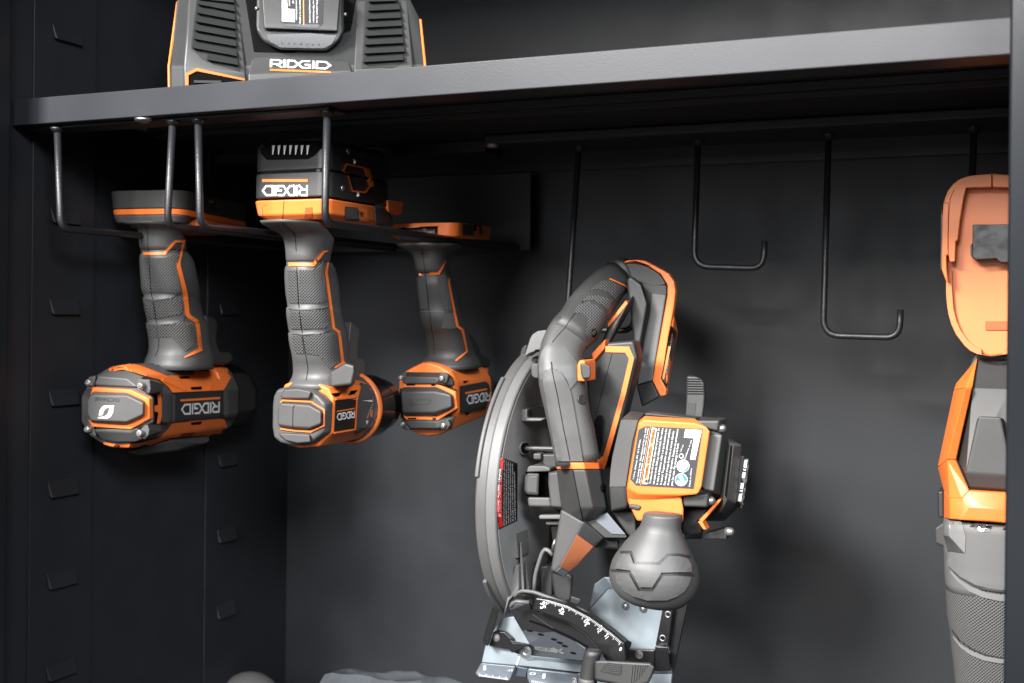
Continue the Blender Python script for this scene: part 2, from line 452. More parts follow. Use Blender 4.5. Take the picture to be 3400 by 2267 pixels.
# shelf
sh = thing('shelf', (-0.45, 1.12, ZT), 'black steel shelf with a thick front lip running across the cabinet', 'shelf')
shi = Matrix.Translation((0.45, -1.12, -ZT))
def shp(name, bm, m, bevel=0.0, parent=None, **k):
    bm.transform(shi); return part(name, bm, m, parent or sh, bevel, **k)
X0, X1 = XL + 0.0035, XR - 0.002
prof = [(YF, ZS), (YF, ZT), (YB - 0.012, ZT), (YB - 0.012, ZC + 0.171), (YB - 0.014, ZC + 0.171), (YB - 0.014, ZT - 0.002), (YF + 0.002, ZT - 0.002),
        (YF + 0.002, ZS + 0.002), (YF + 0.034, ZS + 0.002), (YF + 0.034, ZS)]
shp('shelf_panel', slab([(X0, y, z) for y, z in prof], (X1 - X0, 0, 0)), SHELFM, 0.0035, segs=4)
shp('stiffener', box(X0 + 0.02, X1, 1.08, 1.30, ZC + 0.190, ZT - 0.0021), POWDER, 0.0015)
shp('stiffener_flange', box(X0 + 0.02, X1, 1.068, 1.0795, ZC + 0.1955, ZT - 0.0021), POWDER, 0.001)

# rail with long hooks, right
rail = thing('hook_rail', (-0.25, 1.22, ZC + 0.18), 'black steel rail with four long J hooks under the right half of the shelf', 'hook rail')
ri = Matrix.Translation((0.25, -1.22, -(ZC + 0.18)))
def rp(name, bm, m, bevel=0.0, **k):
    bm.transform(ri); return part(name, bm, m, rail, bevel, **k)
rxa = at_z(1556, 462, ZC + 0.18).x
rp('rail', box(rxa, X1 - 0.002, 1.176, 1.268, ZC + 0.1785, ZC + 0.1897), POWDER, 0.0028, segs=3)
HY = 1.222
def hookpath(ut, ub, vb, ua, vt):
    t = at_y(ut, 300, HY); b = at_y(ub, vb, HY); a = at_y(ua, vb + (ua - ub) * 0.03, HY); e = at_y(ua, vt, HY)
    return fillet([(t.x, HY, ZC + 0.182), (b.x, HY, b.z), (a.x, HY, a.z), (e.x + 0.0015, HY, e.z)], 0.017)
for hp in ((1925, 1880, 1092, 2103, 1012), (2320, 2304, 884, 2534, 800), (2753, 2733, 1113, 2985, 1028), (3235, 3215, 1090, 3440, 1010)):
    p = hookpath(*hp); rp('hook', tube(p, 0.0032, 14), RODM, smooth=True)
    rp('weld', lathe(p[0] - Vector((0, 0, 0.0035)), (0, 0, -1), [(0, 0.0078), (0.002, 0.0066), (0.006, 0.0042)], 14), RODM, smooth=True)
rsc = at_z(1634, 481, ZC + 0.1785); rp('screw', lathe(rsc, (0, 0, -1), [(-0.001, 0.0075), (0.0012, 0.0072), (0.003, 0.005), (0.0036, 0)], 20), STEEL, smooth=True)

# rack for the drills, left
rack = thing('tool_rack', (-0.75, 1.05, ZC + 0.178), 'black wire tool rack bolted under the left half of the shelf', 'tool rack')
ki = Matrix.Translation((0.75, -1.05, -(ZC + 0.178)))
def kp(name, bm, m, bevel=0.0, **k):
    bm.transform(ki); return part(name, bm, m, rack, bevel, **k)
pa, pb = at_y(1425, 570, 1.345), at_y(1762, 562, 1.345); pc = at_y(1760, 830, 1.345)
kp('mounting_plate', box(-0.945, -0.585, 0.910, 0.941, ZC + 0.1765, ZC + 0.1793), POWDER, 0.001)
kp('mounting_plate', box(-0.945, pb.x, 1.215, 1.262, ZC + 0.1765, ZC + 0.1895), POWDER, 0.001)
ZA = ZC + 0.0765
for (ut, vt, ub) in ((190, 424, 202), (574, 400, 555), (658, 396, 664), (1087, 369, 1078)):
    t = at_z(ut, vt, ZC + 0.1765); b = at_y(ub, 760, t.y)
    pth = fillet([(t.x, t.y, ZC + 0.178), (b.x, t.y, ZA), (b.x, 1.3445, ZA)], 0.013)
    kp('rod', tube(pth, 0.0035, 14), RODM, smooth=True)
    kp('weld', lathe((t.x, t.y, ZC + 0.1765), (0, 0, -1), [(0, 0.007), (0.002, 0.006), (0.005, 0.0038)], 14), RODM, smooth=True)
kp('back_stop', box(-0.93, pb.x, 1.345, 1.347, pc.z, ZC + 0.168), POWDER, 0.0006)
kp('rod', tube([(pb.x - 0.04, 1.3444, ZA), (pb.x - 0.04, 1.10, ZA)], 0.0037, 12), RODM, smooth=True)
rs2 = at_z(476, 396, ZC + 0.1765); kp('screw', lathe(rs2, (0, 0, -1), [(-0.001, 0.008), (0.0012, 0.0078), (0.003, 0.005), (0.0036, 0)], 20), STEELD, smooth=True)
# ------------------------------------------------------------------ impact wrench without battery, far left, hung upside down
GRP = 'cordless tools hanging upside down on the rack'
A = Frame(400, 1345, 0.975, yaw=8, pitch=1.2)
ta = thing('impact_wrench', A, 'large upside-down impact wrench with white swirl emblem on its rear cap, no battery', 'power tool', GRP)
k1, k2, k3 = zoom(240, 580), zoom(240, 960), zoom(260, 1150)
def hpx(fr, lay, extra=()):                     # hull of pixel outlines each at a depth
    return hull([fr.pt(q, d) for pts, d in lay for q in pts] + list(extra))

# handle with its flared neck
rows = [(*(lambda l, r: (l, r))(*[k1(x, 0)[0] for x in (xl_, xr_)]), k1(0, y)[1]) for y, xl_, xr_ in
        ((655, 700, 1440), (690, 790, 1430), (735, 885, 1425), (850, 905, 1490), (960, 912, 1500), (1010, 925, 1505))]
rows = [(v, l, r) for l, r, v in rows]
hn = part('handle_neck', rows_loft(A, rows, ratio=1.2), GREY, ta, smooth=True)
r2 = [(1015, 935, 1520), (1045, 945, 1535), (1075, 925, 1560), (1150, 918, 1600), (1300, 927, 1630), (1400, 935, 1650), (1520, 944, 1668)]
rows = [(k1(0, y)[1], k1(a, 0)[0], k1(b, 0)[0]) for y, a, b in r2]
r3 = [(40, 955, 1672), (100, 985, 1668), (125, 965, 1672), (200, 975, 1685), (300, 992, 1712), (400, 1018, 1745), (440, 1026, 1770), (462, 1008, 1790), (560, 1025, 1795), (680, 1044, 1800),
      (760, 1046, 1815), (830, 1042, 1830), (880, 1025, 1840), (930, 1005, 1845), (990, 985, 1850), (1060, 980, 1850)]
rows += [(k2(0, y)[1], k2(a, 0)[0], k2(b, 0)[0]) for y, a, b in r3]
hg = part('grip', rows_loft(A, rows, ratio=1.2, e=2.6), RUBBER, ta, smooth=True)
tg = [A.px(k2(*q), 0.0) for q in ((1640, 330), (1760, 370), (1805, 430), (1800, 500), (1785, 640), (1800, 740), (1850, 830), (1990, 832), (2025, 920), (1960, 1000), (1640, 1000))]
part('trigger_guard', slab([p + Vector((-0.014, 0, 0)) for p in tg], (0.028, 0, 0)), DGREY, ta, 0.005, 3)
SH = Skin(A, [hn, hg])
part('pip_pad', shell(SH, k1((1030, 1105), (1240, 1105), (1330, 1060), (1420, 940), (1420, 1050), (1385, 1190), (1440, 1500), (1430, 1568), (1050, 1568)) , 0.0009), PIPS, ta, sharp=35)
part('pip_pad', shell(SH, k1((935, 1110), (1015, 1105), (1040, 1568), (952, 1568)), 0.0009), PIPS, ta, sharp=35)
part('pip_pad', shell(SH, k2((1085, 175), (1430, 95), (1468, 250), (1440, 330), (1120, 395)), 0.0009), PIPS, ta, sharp=35)
part('pip_pad', shell(SH, k2((975, 160), (1065, 165), (1100, 390), (1010, 390)), 0.0009), PIPS, ta, sharp=35)
part('pip_pad', shell(SH, k2((1125, 490), (1460, 410), (1610, 470), (1640, 740), (1500, 825), (1320, 640), (1140, 640)), 0.0009), PIPS, ta, sharp=35)
part('pip_pad', shell(SH, k2((1022, 480), (1115, 490), (1135, 640), (1045, 640)), 0.0009), PIPS, ta, sharp=35)
part('trim_line', ribbon(SH, k1((945, 1045), (1225, 1045), (1370, 885), (1485, 885), (1430, 1130), (1410, 1200), (1500, 1568)) + k2((1530, 330), (1555, 365), (1660, 430), (1705, 800), (1490, 905)), [9, 9, 8, 8, 6, 13, 15, 15, 13, 13, 13, 4], 0.0012), ORANGE, ta, sharp=35)
part('moulding_ridge', ribbon(SH, k2((968, 130), (1080, 150), (1300, 120), (1420, 40)), 4, 0.0014), RUBBER, ta, sharp=35)
part('moulding_ridge', ribbon(SH, k2((1012, 470), (1120, 480), (1300, 460), (1470, 410), (1490, 330)), 4, 0.0014), RUBBER, ta, sharp=35)
part('seam', ribbon(SH, k1((930, 665), (985, 700), (1000, 800), (1005, 1010)), 1.6, 0.0004), BLACK, ta)
part('seam', ribbon(SH, k1((1015, 1060), (1045, 1568)) + k2((1090, 240), (1120, 480), (1150, 680), (1140, 800), (1100, 890)), 1.6, 0.0004), BLACK, ta)

# battery foot, empty
def foot(fr, parent, q, d0, L, hw, zt, zm, zl, zb, m_top, cx_=0.0, rad=0.02):
    """top shell, orange band, lower plate as rounded plan slabs; z from the left front pixels"""
    def ring(z, s, y0, y1, r=rad): return [Vector((cx_ + (x) * s, y, z)) for x, y in rrect(-hw, hw, y0, y1, r)]
    o1 = part('battery_dock', loft([ring(zt, 1, d0, d0 + L), ring(zm + 0.0005, 0.965, d0 + 0.002, d0 + L)]), m_top, parent, 0.0012)
    o2 = part('orange_band', loft([ring(zm, 0.962, d0 + 0.0015, d0 + L + 0.003), ring(zl, 0.945, d0 + 0.003, d0 + L + 0.003)]), ORANGE, parent, 0.001)
    return o1, o2, ring
zz = lambda v: A.pt((366, v), 0.045).z
xlA = A.pt(k1(497, 210), 0.056).x; xrA = A.pt(k1(1590, 240), 0.068).x; hwA = (xrA - xlA) / 2; print('footA', xlA, xrA)
o1, o2, ring = foot(A, ta, None, 0.045, 0.16, hwA, zz(633), zz(694), zz(713), 0, DGREY, cx_=(xlA + xrA) / 2)
part('dock_plate', loft([ring(zz(713.5), 0.93, 0.048, 0.085, 0.016), ring(zz(739), 0.86, 0.051, 0.083, 0.016)]), GREY, ta, 0.002)
part('orange_skirt', loft([ring(zz(713.5), 0.945, 0.087, 0.205, 0.006), ring(zz(743), 0.92, 0.087, 0.20, 0.006)]), ORANGE, ta, 0.002)
SF = Skin(A, [o1, o2])
part('latch', shell(SF, k1((1740, 270), (2010, 320), (1990, 480), (1745, 450)), 0.0015), CHAR, ta, sharp=35)
part('latch_rib', ribbon(SF, k1((1610, 260), (1620, 420)), 9, 0.002), GREY, ta)
part('latch_rib', ribbon(SF, k1((1920, 300), (1940, 450)), 9, 0.003), GREY, ta)
part('latch_rib', ribbon(SF, k1((1985, 330), (1975, 460)), 8, 0.003), GREY, ta)
part('worklight', shell(SF, k1((1815, 335), (1880, 345), (1875, 380), (1820, 375)), 0.0022), BRASS, ta, sharp=35)

# motor housing
S0 = {n: A.pt(k3(*q), 0.03) for n, q in dict(RT=(1003, 640), RB=(1000, 1012), LR=(880, 1225), B1=(720, 1352), B2=(440, 1345), BL=(200, 1200), LB=(80, 1000), LT=(80, 650), TL=(220, 400), T1=(420, 270), T2=(700, 225), UR=(900, 395)).items()}
def sec(d, s, dz=0.0, keep=1.0):
    c = Vector((0, 0, A.pt(k3(560, 820), 0.03).z)); out = []
    for n in ('RT', 'RB', 'LR', 'B1', 'B2', 'BL', 'LB', 'LT', 'TL', 'T1', 'T2', 'UR'):
        p = S0[n]; out.append(Vector((c.x + (p.x - c.x) * s, d, c.z + (p.z - c.z) * s + dz)))
    return out
body = part('motor_housing', loft([sec(0.018, 0.93), sec(0.03, 1.0), sec(0.09, 1.0), sec(0.213, 0.985)]), GREY, ta, 0.002)
part('hammer_case', loft([sec(0.2135, 0.96), sec(0.235, 0.95), sec(0.255, 0.88), sec(0.270, 0.70), sec(0.278, 0.45), sec(0.28, 0.3)]), GLOSS, ta, 0.004)
SB = Skin(A, [body])
part('orange_shell', shell(SB, k3((395, 300), (470, 262), (735, 222), (830, 240), (1180, 378), (1530, 378), (1560, 240), (1620, 180), (1680, 170), (1760, 250), (1945, 170), (2000, 250), (1985, 350), (2035, 405), (1930, 580),
     (1250, 612), (1200, 540), (1080, 440), (940, 405), (750, 345), (600, 305), (420, 330)), 0.0025, 0.004), ORANGE, ta, sharp=30)
part('orange_shell', shell(SB, k3((330, 1270), (340, 1300), (540, 1352), (700, 1372), (880, 1340), (1230, 1215), (1755, 1172), (1765, 1270), (1915, 1250), (1945, 1130), (2000, 1105), (1940, 970), (1880, 960), (1250, 1020), (1180, 1110), (1070, 1215), (800, 1285), (540, 1305)), 0.0025, 0.004), ORANGE, ta, sharp=30)
part('boot_skirt', shell(SB, k3((745, 224), (830, 240), (1180, 379), (1530, 379), (1562, 238), (1625, 180), (1500, 150), (1000, 150)), 0.0032, 0.004), RUBBER, ta, sharp=30)
part('label_panel', shell(SB, k3((1250, 628), (1930, 588), (1935, 950), (1250, 1008)), 0.0018), CHAR, ta, sharp=30)
part('body_rib', shell(SB, k3((1112, 650), (1195, 645), (1195, 1010), (1108, 1012)), 0.003), GREY, ta, 0.0008)
part('body_rib', shell(SB, k3((1245, 632), (1290, 640), (1285, 1000), (1245, 1005)), 0.0035), GREY, ta)
part('body_rib', shell(SB, k3((1925, 590), (1990, 600), (1995, 940), (1930, 945)), 0.0032), GREY, ta)
part('body_rib', shell(SB, k3((1995, 582), (2120, 585), (2165, 630), (2165, 880), (2140, 928), (1998, 945)), 0.004), DGREY, ta, 0.001)
part('vent_slot', shell(SB, k3((1003, 640), (1115, 640), (1110, 1022), (998, 1018)), 0.0008), BLACK, ta)
part('orange_bridge', shell(SB, k3((1055, 632), (1100, 632), (1112, 770), (1120, 880), (1085, 1030), (1042, 1030), (1065, 875), (1012, 862), (1012, 790), (1060, 775)), 0.002), ORANGE, ta)
for q in (((1325, 395), (1455, 395), (1490, 425), (1360, 430)), ((1490, 540), (1640, 530), (1640, 570), (1500, 575)), ((1500, 1010), (1650, 995), (1625, 1035), (1500, 1042)), ((1590, 240), (1680, 205), (1750, 325), (1610, 330))):
    part('vent_slot', shell(SB, k3(*q), 0.0028), BLACK, ta)
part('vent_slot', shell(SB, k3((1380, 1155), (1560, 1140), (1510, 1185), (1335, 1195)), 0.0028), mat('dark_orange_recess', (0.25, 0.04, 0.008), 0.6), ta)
part('facet_ridge', ribbon(SB, k3((1740, 575), (1800, 480), (1810, 360), (1890, 400)), [3, 14, 30, 4], 0.0034), ORANGE, ta, sharp=25)
part('facet_ridge', ribbon(SB, k3((1120, 440), (1250, 440), (1430, 580)), [10, 30, 6], 0.0034), ORANGE, ta, sharp=25)
part('word_mark', flatprint(SB, LOGO, k3((1880, 733), (1362, 765), (1876, 878), (1364, 912)), 0.0024), SILVER, ta)
part('underline', ribbon(SB, k3((1355, 718), (1885, 684)), 7, 0.0024), ORANGE, ta)
bl = [A.pt(k3(*q), d) for q, d in (((700, 1404), 0.045), ((830, 1450), 0.055), ((1050, 1412), 0.075), ((1340, 1390), 0.10), ((1430, 1330), 0.11), ((1750, 1280), 0.15), ((1762, 1200), 0.16), ((1230, 1240), 0.085), ((900, 1330), 0.055))]
part('lower_housing', hull(bl + [p + Vector((-0.010, 0.004, 0)) for p in bl]), DGREY, ta, 0.003)

# rear cap: grey frame, orange ring, raised end cap, four screws
cap = join(hpx(A, [(k3((200, 500), (700, 515), (900, 600), (985, 690), (985, 1010), (880, 1060), (690, 1130), (190, 1095), (120, 1000), (112, 760)), 0.005)], [Vector((p.x, 0.009, p.z)) for p in (A.pt(q, 0.005) for q in k3((200, 500), (900, 600), (985, 690), (985, 1010), (880, 1060), (190, 1095), (112, 760)))]),
    hpx(A, [(k3((205, 512), (260, 400), (640, 430), (690, 530), (780, 540)), 0.002), (k3((335, 335), (500, 320), (700, 338), (860, 400)), 0.012), (k3((360, 330), (720, 345), (980, 430), (1000, 560)), 0.034)]),
    hpx(A, [(k3((190, 1100), (230, 1130), (690, 1145), (800, 1085)), 0.002), (k3((250, 1195), (330, 1240), (520, 1272), (760, 1265), (870, 1225)), 0.010), (k3((400, 1240), (860, 1240), (1010, 1120)), 0.034)]),
    hpx(A, [(k3((135, 402), (232, 385), (222, 480), (190, 575), (130, 580), (110, 520)), 0.0), (k3((200, 400), (260, 400), (240, 560)), 0.03)]),
    hpx(A, [(k3((790, 430), (945, 440), (960, 560), (940, 630), (860, 590), (745, 530)), 0.0), (k3((1050, 442), (1135, 505), (1125, 585), (1060, 630)), 0.03)]),
    hpx(A, [(k3((130, 985), (180, 990), (205, 1080), (240, 1195), (135, 1170), (102, 1080)), 0.0), (k3((200, 1000), (290, 1180)), 0.03)]),
    hpx(A, [(k3((915, 1035), (942, 1110), (930, 1180), (880, 1235), (780, 1215), (790, 1130), (870, 1050)), 0.0), (k3((1100, 1040), (1120, 1120), (1040, 1190)), 0.03)]))
part('rear_cap', cap, GREY, ta, 0.0022)
part('orange_ring', slab([A.pt(q, -0.0005) for q in k3((185, 540), (690, 575), (940, 692), (945, 962), (690, 1102), (185, 1068), (128, 985), (118, 760))], (0, 0.008, 0)), ORANGE, ta, 0.0012)
ec = part('end_cap', hpx(A, [(k3((122, 700), (195, 590), (650, 608), (888, 715), (888, 932), (642, 1052), (195, 1022), (128, 955)), 0.0005), (k3((118, 725), (165, 645), (655, 652), (862, 752), (858, 905), (645, 1000), (165, 982), (120, 900)), -0.0095)]), GREY, ta, 0.0018)
for q in ((170, 478), (860, 520), (155, 1095), (848, 1147)): screw('screw', A, k3(*q), 0.0, 0.0039, ta, h=0.007)
SE = Skin(A, [ec])
em = [k3((480, 784), (345, 784), (312, 806), (284, 850), (270, 915), (322, 912), (334, 862), (362, 826), (410, 806), (472, 796)), k3((252, 952), (385, 958), (432, 930), (460, 880), (466, 804), (414, 812), (404, 868), (382, 908), (330, 934), (270, 940))]
for e in em: part('emblem', shell(SE, e, 0.0006, 0.001, 5), WHITE, ta)
part('embossed_word', flatprint(SE, glyphs('OCTANE'), k3((548, 690), (218, 672), (540, 738), (214, 718)), 0.0005), CHAR, ta)
# ------------------------------------------------------------------ drill with battery, second from left
B = Frame(987, 1375, 1.0, yaw=0, pitch=0)
tb = thing('cordless_drill', B, 'upside-down grey and orange drill with a thick battery on top, second tool from the left', 'power tool', GRP)
q1, q2, q3 = zoom(820, 440), zoom(820, 820), zoom(880, 1150)
def rows_of(f, L): return [(f(0, y)[1], f(a, 0)[0], f(b, 0)[0]) for y, a, b in L]
hn = part('handle_neck', rows_loft(B, rows_of(q1, [(1185, 200, 960), (1225, 225, 985), (1290, 330, 1060), (1345, 440, 1100), (1400, 500, 1140), (1480, 520, 1130), (1568, 530, 1112)]) + rows_of(q2, [(100, 533, 1100), (170, 536, 1092), (200, 545, 1096)]), ratio=1.15), GREY, tb, smooth=True)
hg = part('grip', rows_loft(B, rows_of(q2, [(205, 548, 1110), (250, 552, 1130), (270, 538, 1150), (300, 530, 1158), (400, 527, 1182), (520, 535, 1202), (640, 545, 1212), (740, 562, 1218), (795, 570, 1226), (812, 553, 1230), (900, 553, 1240), (980, 565, 1262), (1080, 582, 1300), (1125, 596, 1310), (1145, 582, 1318), (1230, 588, 1325), (1330, 605, 1330), (1420, 626, 1330), (1500, 636, 1335)])
    + rows_of(q3, [(200, 400, 1120), (260, 405, 1150), (330, 408, 1175), (390, 398, 1180), (430, 380, 1175), (470, 355, 1160), (540, 330, 1140)]), ratio=1.15, e=2.7), RUBBER, tb, smooth=True)
tg = [B.px(q2(*p), 0.0) for p in ((1230, 990), (1290, 1040), (1340, 1080), (1345, 1150), (1325, 1300), (1320, 1460), (1400, 1490), (1420, 1540))] + [B.px(q3(*p), 0.0) for p in ((1185, 230), (1180, 330), (1150, 520), (900, 520))]
part('trigger_guard', slab([p + Vector((-0.014, 0, 0)) for p in tg], (0.028, 0, 0)), GREY, tb, 0.005, 3)
wedge = hpx(B, [(q3((860, 340), (870, 545), (1150, 510), (1188, 330), (1185, 250), (1060, 215)), 0.012), (q3((900, 480), (1150, 480), (1180, 260)), 0.05)])
part('grip_shoulder', wedge, GREY, tb, 0.003)
SH = Skin(B, [hn, hg])
for poly in (q2((685, 305), (880, 305), (1010, 170), (1030, 360), (1060, 720), (930, 748), (705, 745)), q2((538, 310), (655, 305), (680, 750), (562, 745)), q2((712, 860), (1080, 830), (1095, 1040), (1040, 1075), (735, 1090)), q2((560, 850), (692, 860), (715, 1090), (590, 1085)),
             q2((745, 1190), (1100, 1140), (1205, 1170), (1255, 1500), (1180, 1560), (1050, 1568), (960, 1440), (790, 1420)), q2((592, 1180), (725, 1185), (755, 1420), (635, 1410)), q3((700, 110), (1000, 95), (1020, 190), (900, 280), (850, 295))):
    part('pip_pad', shell(SH, poly, 0.0009), PIPS, tb, sharp=35)
part('trim_line', ribbon(SH, q2((552, 230), (885, 232), (1025, 60), (1085, 55)), [11, 11, 8, 3], 0.0013), ORANGE, tb, sharp=35)
part('trim_line', ribbon(SH, q2((1080, 200), (1055, 340), (1155, 1080), (1225, 1130), (1275, 1530)) + q3((1040, 215), (925, 285)), [3, 9, 9, 9, 10, 10, 3], 0.0013), ORANGE, tb, sharp=35)
for p in (((556, 815), (700, 835), (950, 820), (1075, 785)), ((585, 1142), (735, 1165), (950, 1150), (1090, 1105))):
    part('moulding_ridge', ribbon(SH, q2(*p), 4, 0.0014), RUBBER, tb, sharp=35)
part('seam', ribbon(SH, q1((465, 1185), (510, 1250), (600, 1310), (640, 1380), (652, 1568)), 1.7, 0.0004), BLACK, tb)
part('seam', ribbon(SH, q2((660, 255), (690, 800), (735, 1165), (800, 1560)) + q3((570, 300), (545, 450)), 1.7, 0.0004), BLACK, tb)

# battery and orange dock
zB = lambda y, d=-0.014: B.pt(q1(70, y), d).z
hw = 0.0437; bx = B.pt(q1(70, 700), -0.014).x + hw; D0, LB = -0.014, 0.124
def rr(z, s=1.0, g=0.0, r=0.012): return [Vector((bx + x * s, y, z)) for x, y in rrect(-hw - g, hw + g, D0 - g, D0 + LB + g, r)]
up = part('battery', join(loft([rr(zB(526)), rr(zB(200)), rr(zB(110), 0.93, -0.004)])), CHAR, tb, 0.0015)
low = part('battery_case', loft([rr(zB(878), 1, 0.0006), rr(zB(556), 1, 0.0006)]), CHAR, up, 0.0014)
part('battery_seam', loft([rr(zB(557), 1, -0.001), rr(zB(525), 1, -0.001)]), GLOSS, up)
dock = part('battery_dock', loft([rr(zB(1165), 0.97, -0.008, 0.010), rr(zB(1100), 1.0, -0.001, 0.012), rr(zB(906), 1.0, 0.0012, 0.012)]), ORANGE, tb, 0.0018)
SB = Skin(B, [up, low]); SD = Skin(B, [dock])
part('cell_recess', shell(SB, q1((165, 100), (185, 280), (262, 362), (810, 352), (900, 300), (1000, 200), (1000, 105)), 0.0006), BLACK, up)
for x in (345, 420, 497, 573, 648, 725, 802):
    part('contact_rib', shell(SB, q1((x - 12, 170), (x + 28, 168), (x + 2, 292), (x - 8, 292)), 0.003, 0.003, 12), SILVER, up)
part('word_mark', flatprint(SB, LOGO, q1((808, 697), (194, 698), (808, 842), (194, 842)), 0.0008), WHITE, low)
part('underline', ribbon(SB, q1((202, 636), (808, 636)), 9.5, 0.0008), ORANGE, low)
part('side_badge', ribbon(SB, q1((1275, 525), (1320, 420), (1560, 465), (1650, 690), (1575, 795), (1400, 775), (1340, 540)), 5, 0.0012, closed=True), ORANGE, low, sharp=35)
part('side_badge', shell(SB, q1((1540, 465), (1632, 480), (1700, 722), (1620, 715)), 0.0013), ORANGE, low, sharp=35)
part('voltage_mark', flatprint(SB, glyphs('18V'), q1((1640, 628), (1600, 560), (1618, 640), (1582, 572)), 0.002), WHITE, low)
for q in ((1345, 245), (1270, 738), (2000, 805), (1915, 365)):
    l, n = SB.hit(q1(*q)); part('screw', lathe(l, n, [(-0.002, 0.0026), (0.001, 0.0026), (0.0012, 0.0014), (0.0004, 0)], 14), STEEL, low, smooth=True)
part('dock_notch', shell(SD, q1((775, 1000), (865, 990), (865, 1205), (760, 1160)), 0.0006), mat('notch_shade_orange', (0.42, 0.075, 0.010), 0.5), tb, sharp=30)  # darker orange patch; the notch's shade is put into the colour
part('dock_notch', shell(SD, q1((60, 968), (200, 985), (205, 1150), (90, 1120)), 0.0006), ORANGE2, tb, sharp=30)
part('dock_seam', ribbon(SD, q1((492, 910), (468, 1165)), 1.4, 0.0004), BLACK, tb)
part('latch', shell(SD, q1((1305, 980), (1470, 995), (1490, 1060), (1480, 1180), (1310, 1172)), 0.003, 0.004), GREY, tb, sharp=35)
part('latch_window', shell(SD, q1((1490, 1010), (1640, 1030), (1620, 1185), (1490, 1165)), 0.0015), ORANGE2, tb, sharp=35)
part('worklight', shell(SD, q1((1502, 1045), (1548, 1050), (1545, 1110), (1505, 1105)), 0.0024), BRASS, tb, sharp=35)
part('release_button', hull([B.px(q1(*q), bx + hw + e) for q, e in (((1700, 850), -0.01), ((1790, 830), -0.01), ((1690, 1000), 0.004), ((1800, 1000), 0.004), ((1700, 1200), 0.004), ((1820, 1070), 0.004), ((1950, 1180), 0.003), ((1960, 1250), -0.004), ((1720, 1240), -0.004))]), DGREY, tb, 0.002)
part('release_tab', slab([B.px(q1(*q), bx + hw - 0.004) for q in ((1800, 895), (2005, 920), (2020, 950), (2000, 1075), (1960, 1100), (1815, 1060))], (0.006, 0, 0)), ORANGE, tb, 0.0015)

# motor body
zc = B.pt(q3(540, 900), 0.012).z
ringpx = q3((245, 540), (262, 500), (350, 468), (560, 462), (740, 492), (860, 552), (925, 700), (905, 1150), (720, 1330), (460, 1350), (300, 1310), (235, 1270), (190, 1190), (182, 620))
R0 = [B.pt(q, 0.014) for q in ringpx]
body = part('motor_housing', loft([[Vector((p.x * .97, 0.0125, zc + (p.z - zc) * .985)) for p in R0], [Vector((p.x, 0.016, p.z)) for p in R0], [Vector((p.x * 1.0, 0.05, p.z)) for p in R0], [Vector((p.x * 0.97, 0.092, zc + (p.z - zc) * .97)) for p in R0]]), ORANGE, tb, 0.0018)
cr = B.pt(q3(1180, 800), 0.10); frad = 0.0375
part('torque_ring', lathe((0.0005, 0.093, zc + 0.001), (0, 1, 0), [(0, 0.030), (0.001, frad), (0.0045, frad + 0.0015), (0.009, frad), (0.010, 0.030)], 48), ORANGE, tb, smooth=True)
part('gear_cover', lathe((0.0005, 0.0925, zc + 0.001), (0, 1, 0), [(0, 0.020), (-0.0006, 0.021), (-0.0006, frad - 0.0016), (0.001, frad - 0.0010)], 48), GREY, tb, sharp=30)
part('chuck', lathe((0.0005, 0.105, zc), (0, 1, 0), [(0, 0.034), (0.03, 0.034), (0.035, 0.031), (0.052, 0.029), (0.065, 0.020), (0.067, 0.006)], 40), GLOSS, tb, sharp=30)
SM = Skin(B, [body])
part('label_panel', shell(SM, q3((935, 712), (1208, 682), (1193, 1085), (917, 1128)), 0.001), STICK, tb, sharp=30)
part('word_mark', flatprint(SM, LOGO, q3((1192, 850), (948, 893), (1190, 945), (958, 985)), 0.0016), WHITE, tb)
part('underline', ribbon(SM, q3((952, 864), (1193, 822)), 4, 0.0016), ORANGE, tb)
part('gear_cover', shell(SM, q3((1285, 410), (1345, 412), (1500, 640), (1480, 720), (1410, 1060), (1200, 1180), (1235, 700), (1272, 555)), 0.0018), GREY, tb, sharp=30)
for q in (((875, 625), (1020, 605), (985, 655), (925, 668)), ((1135, 590), (1235, 575), (1190, 630), (1105, 645))):
    part('vent_slot', shell(SM, q3(*q), 0.0012), BLACK, tb)
part('edge_ridge', ribbon(SM, q3((925, 705), (1222, 672)), 5, 0.003), ORANGE, tb)
part('edge_ridge', ribbon(SM, q3((1222, 672), (1200, 1100), (912, 1150)), 5, 0.003), ORANGE, tb)
part('torque_arrow', join(flatprint(SM, ([Vector((0, 0)), Vector((1, 0)), Vector((0.5, 1))], [(0, 1, 2)]), q3((1465, 725), (1425, 735), (1465, 685), (1435, 690)), 0.0024), flatprint(SM, ([Vector((0, 0)), Vector((1, 0)), Vector((0.5, 1))], [(0, 1, 2)]), q3((1340, 985), (1375, 985), (1345, 1045), (1360, 1040)), 0.0024),
    *[ribbon(SM, q3((1350 + 88 * t - 10, 970 - 225 * t), (1350 + 88 * t + 12, 965 - 225 * t)), 1.2, 0.0024) for t in [i / 10 for i in range(1, 11)]]), SILVER, tb)

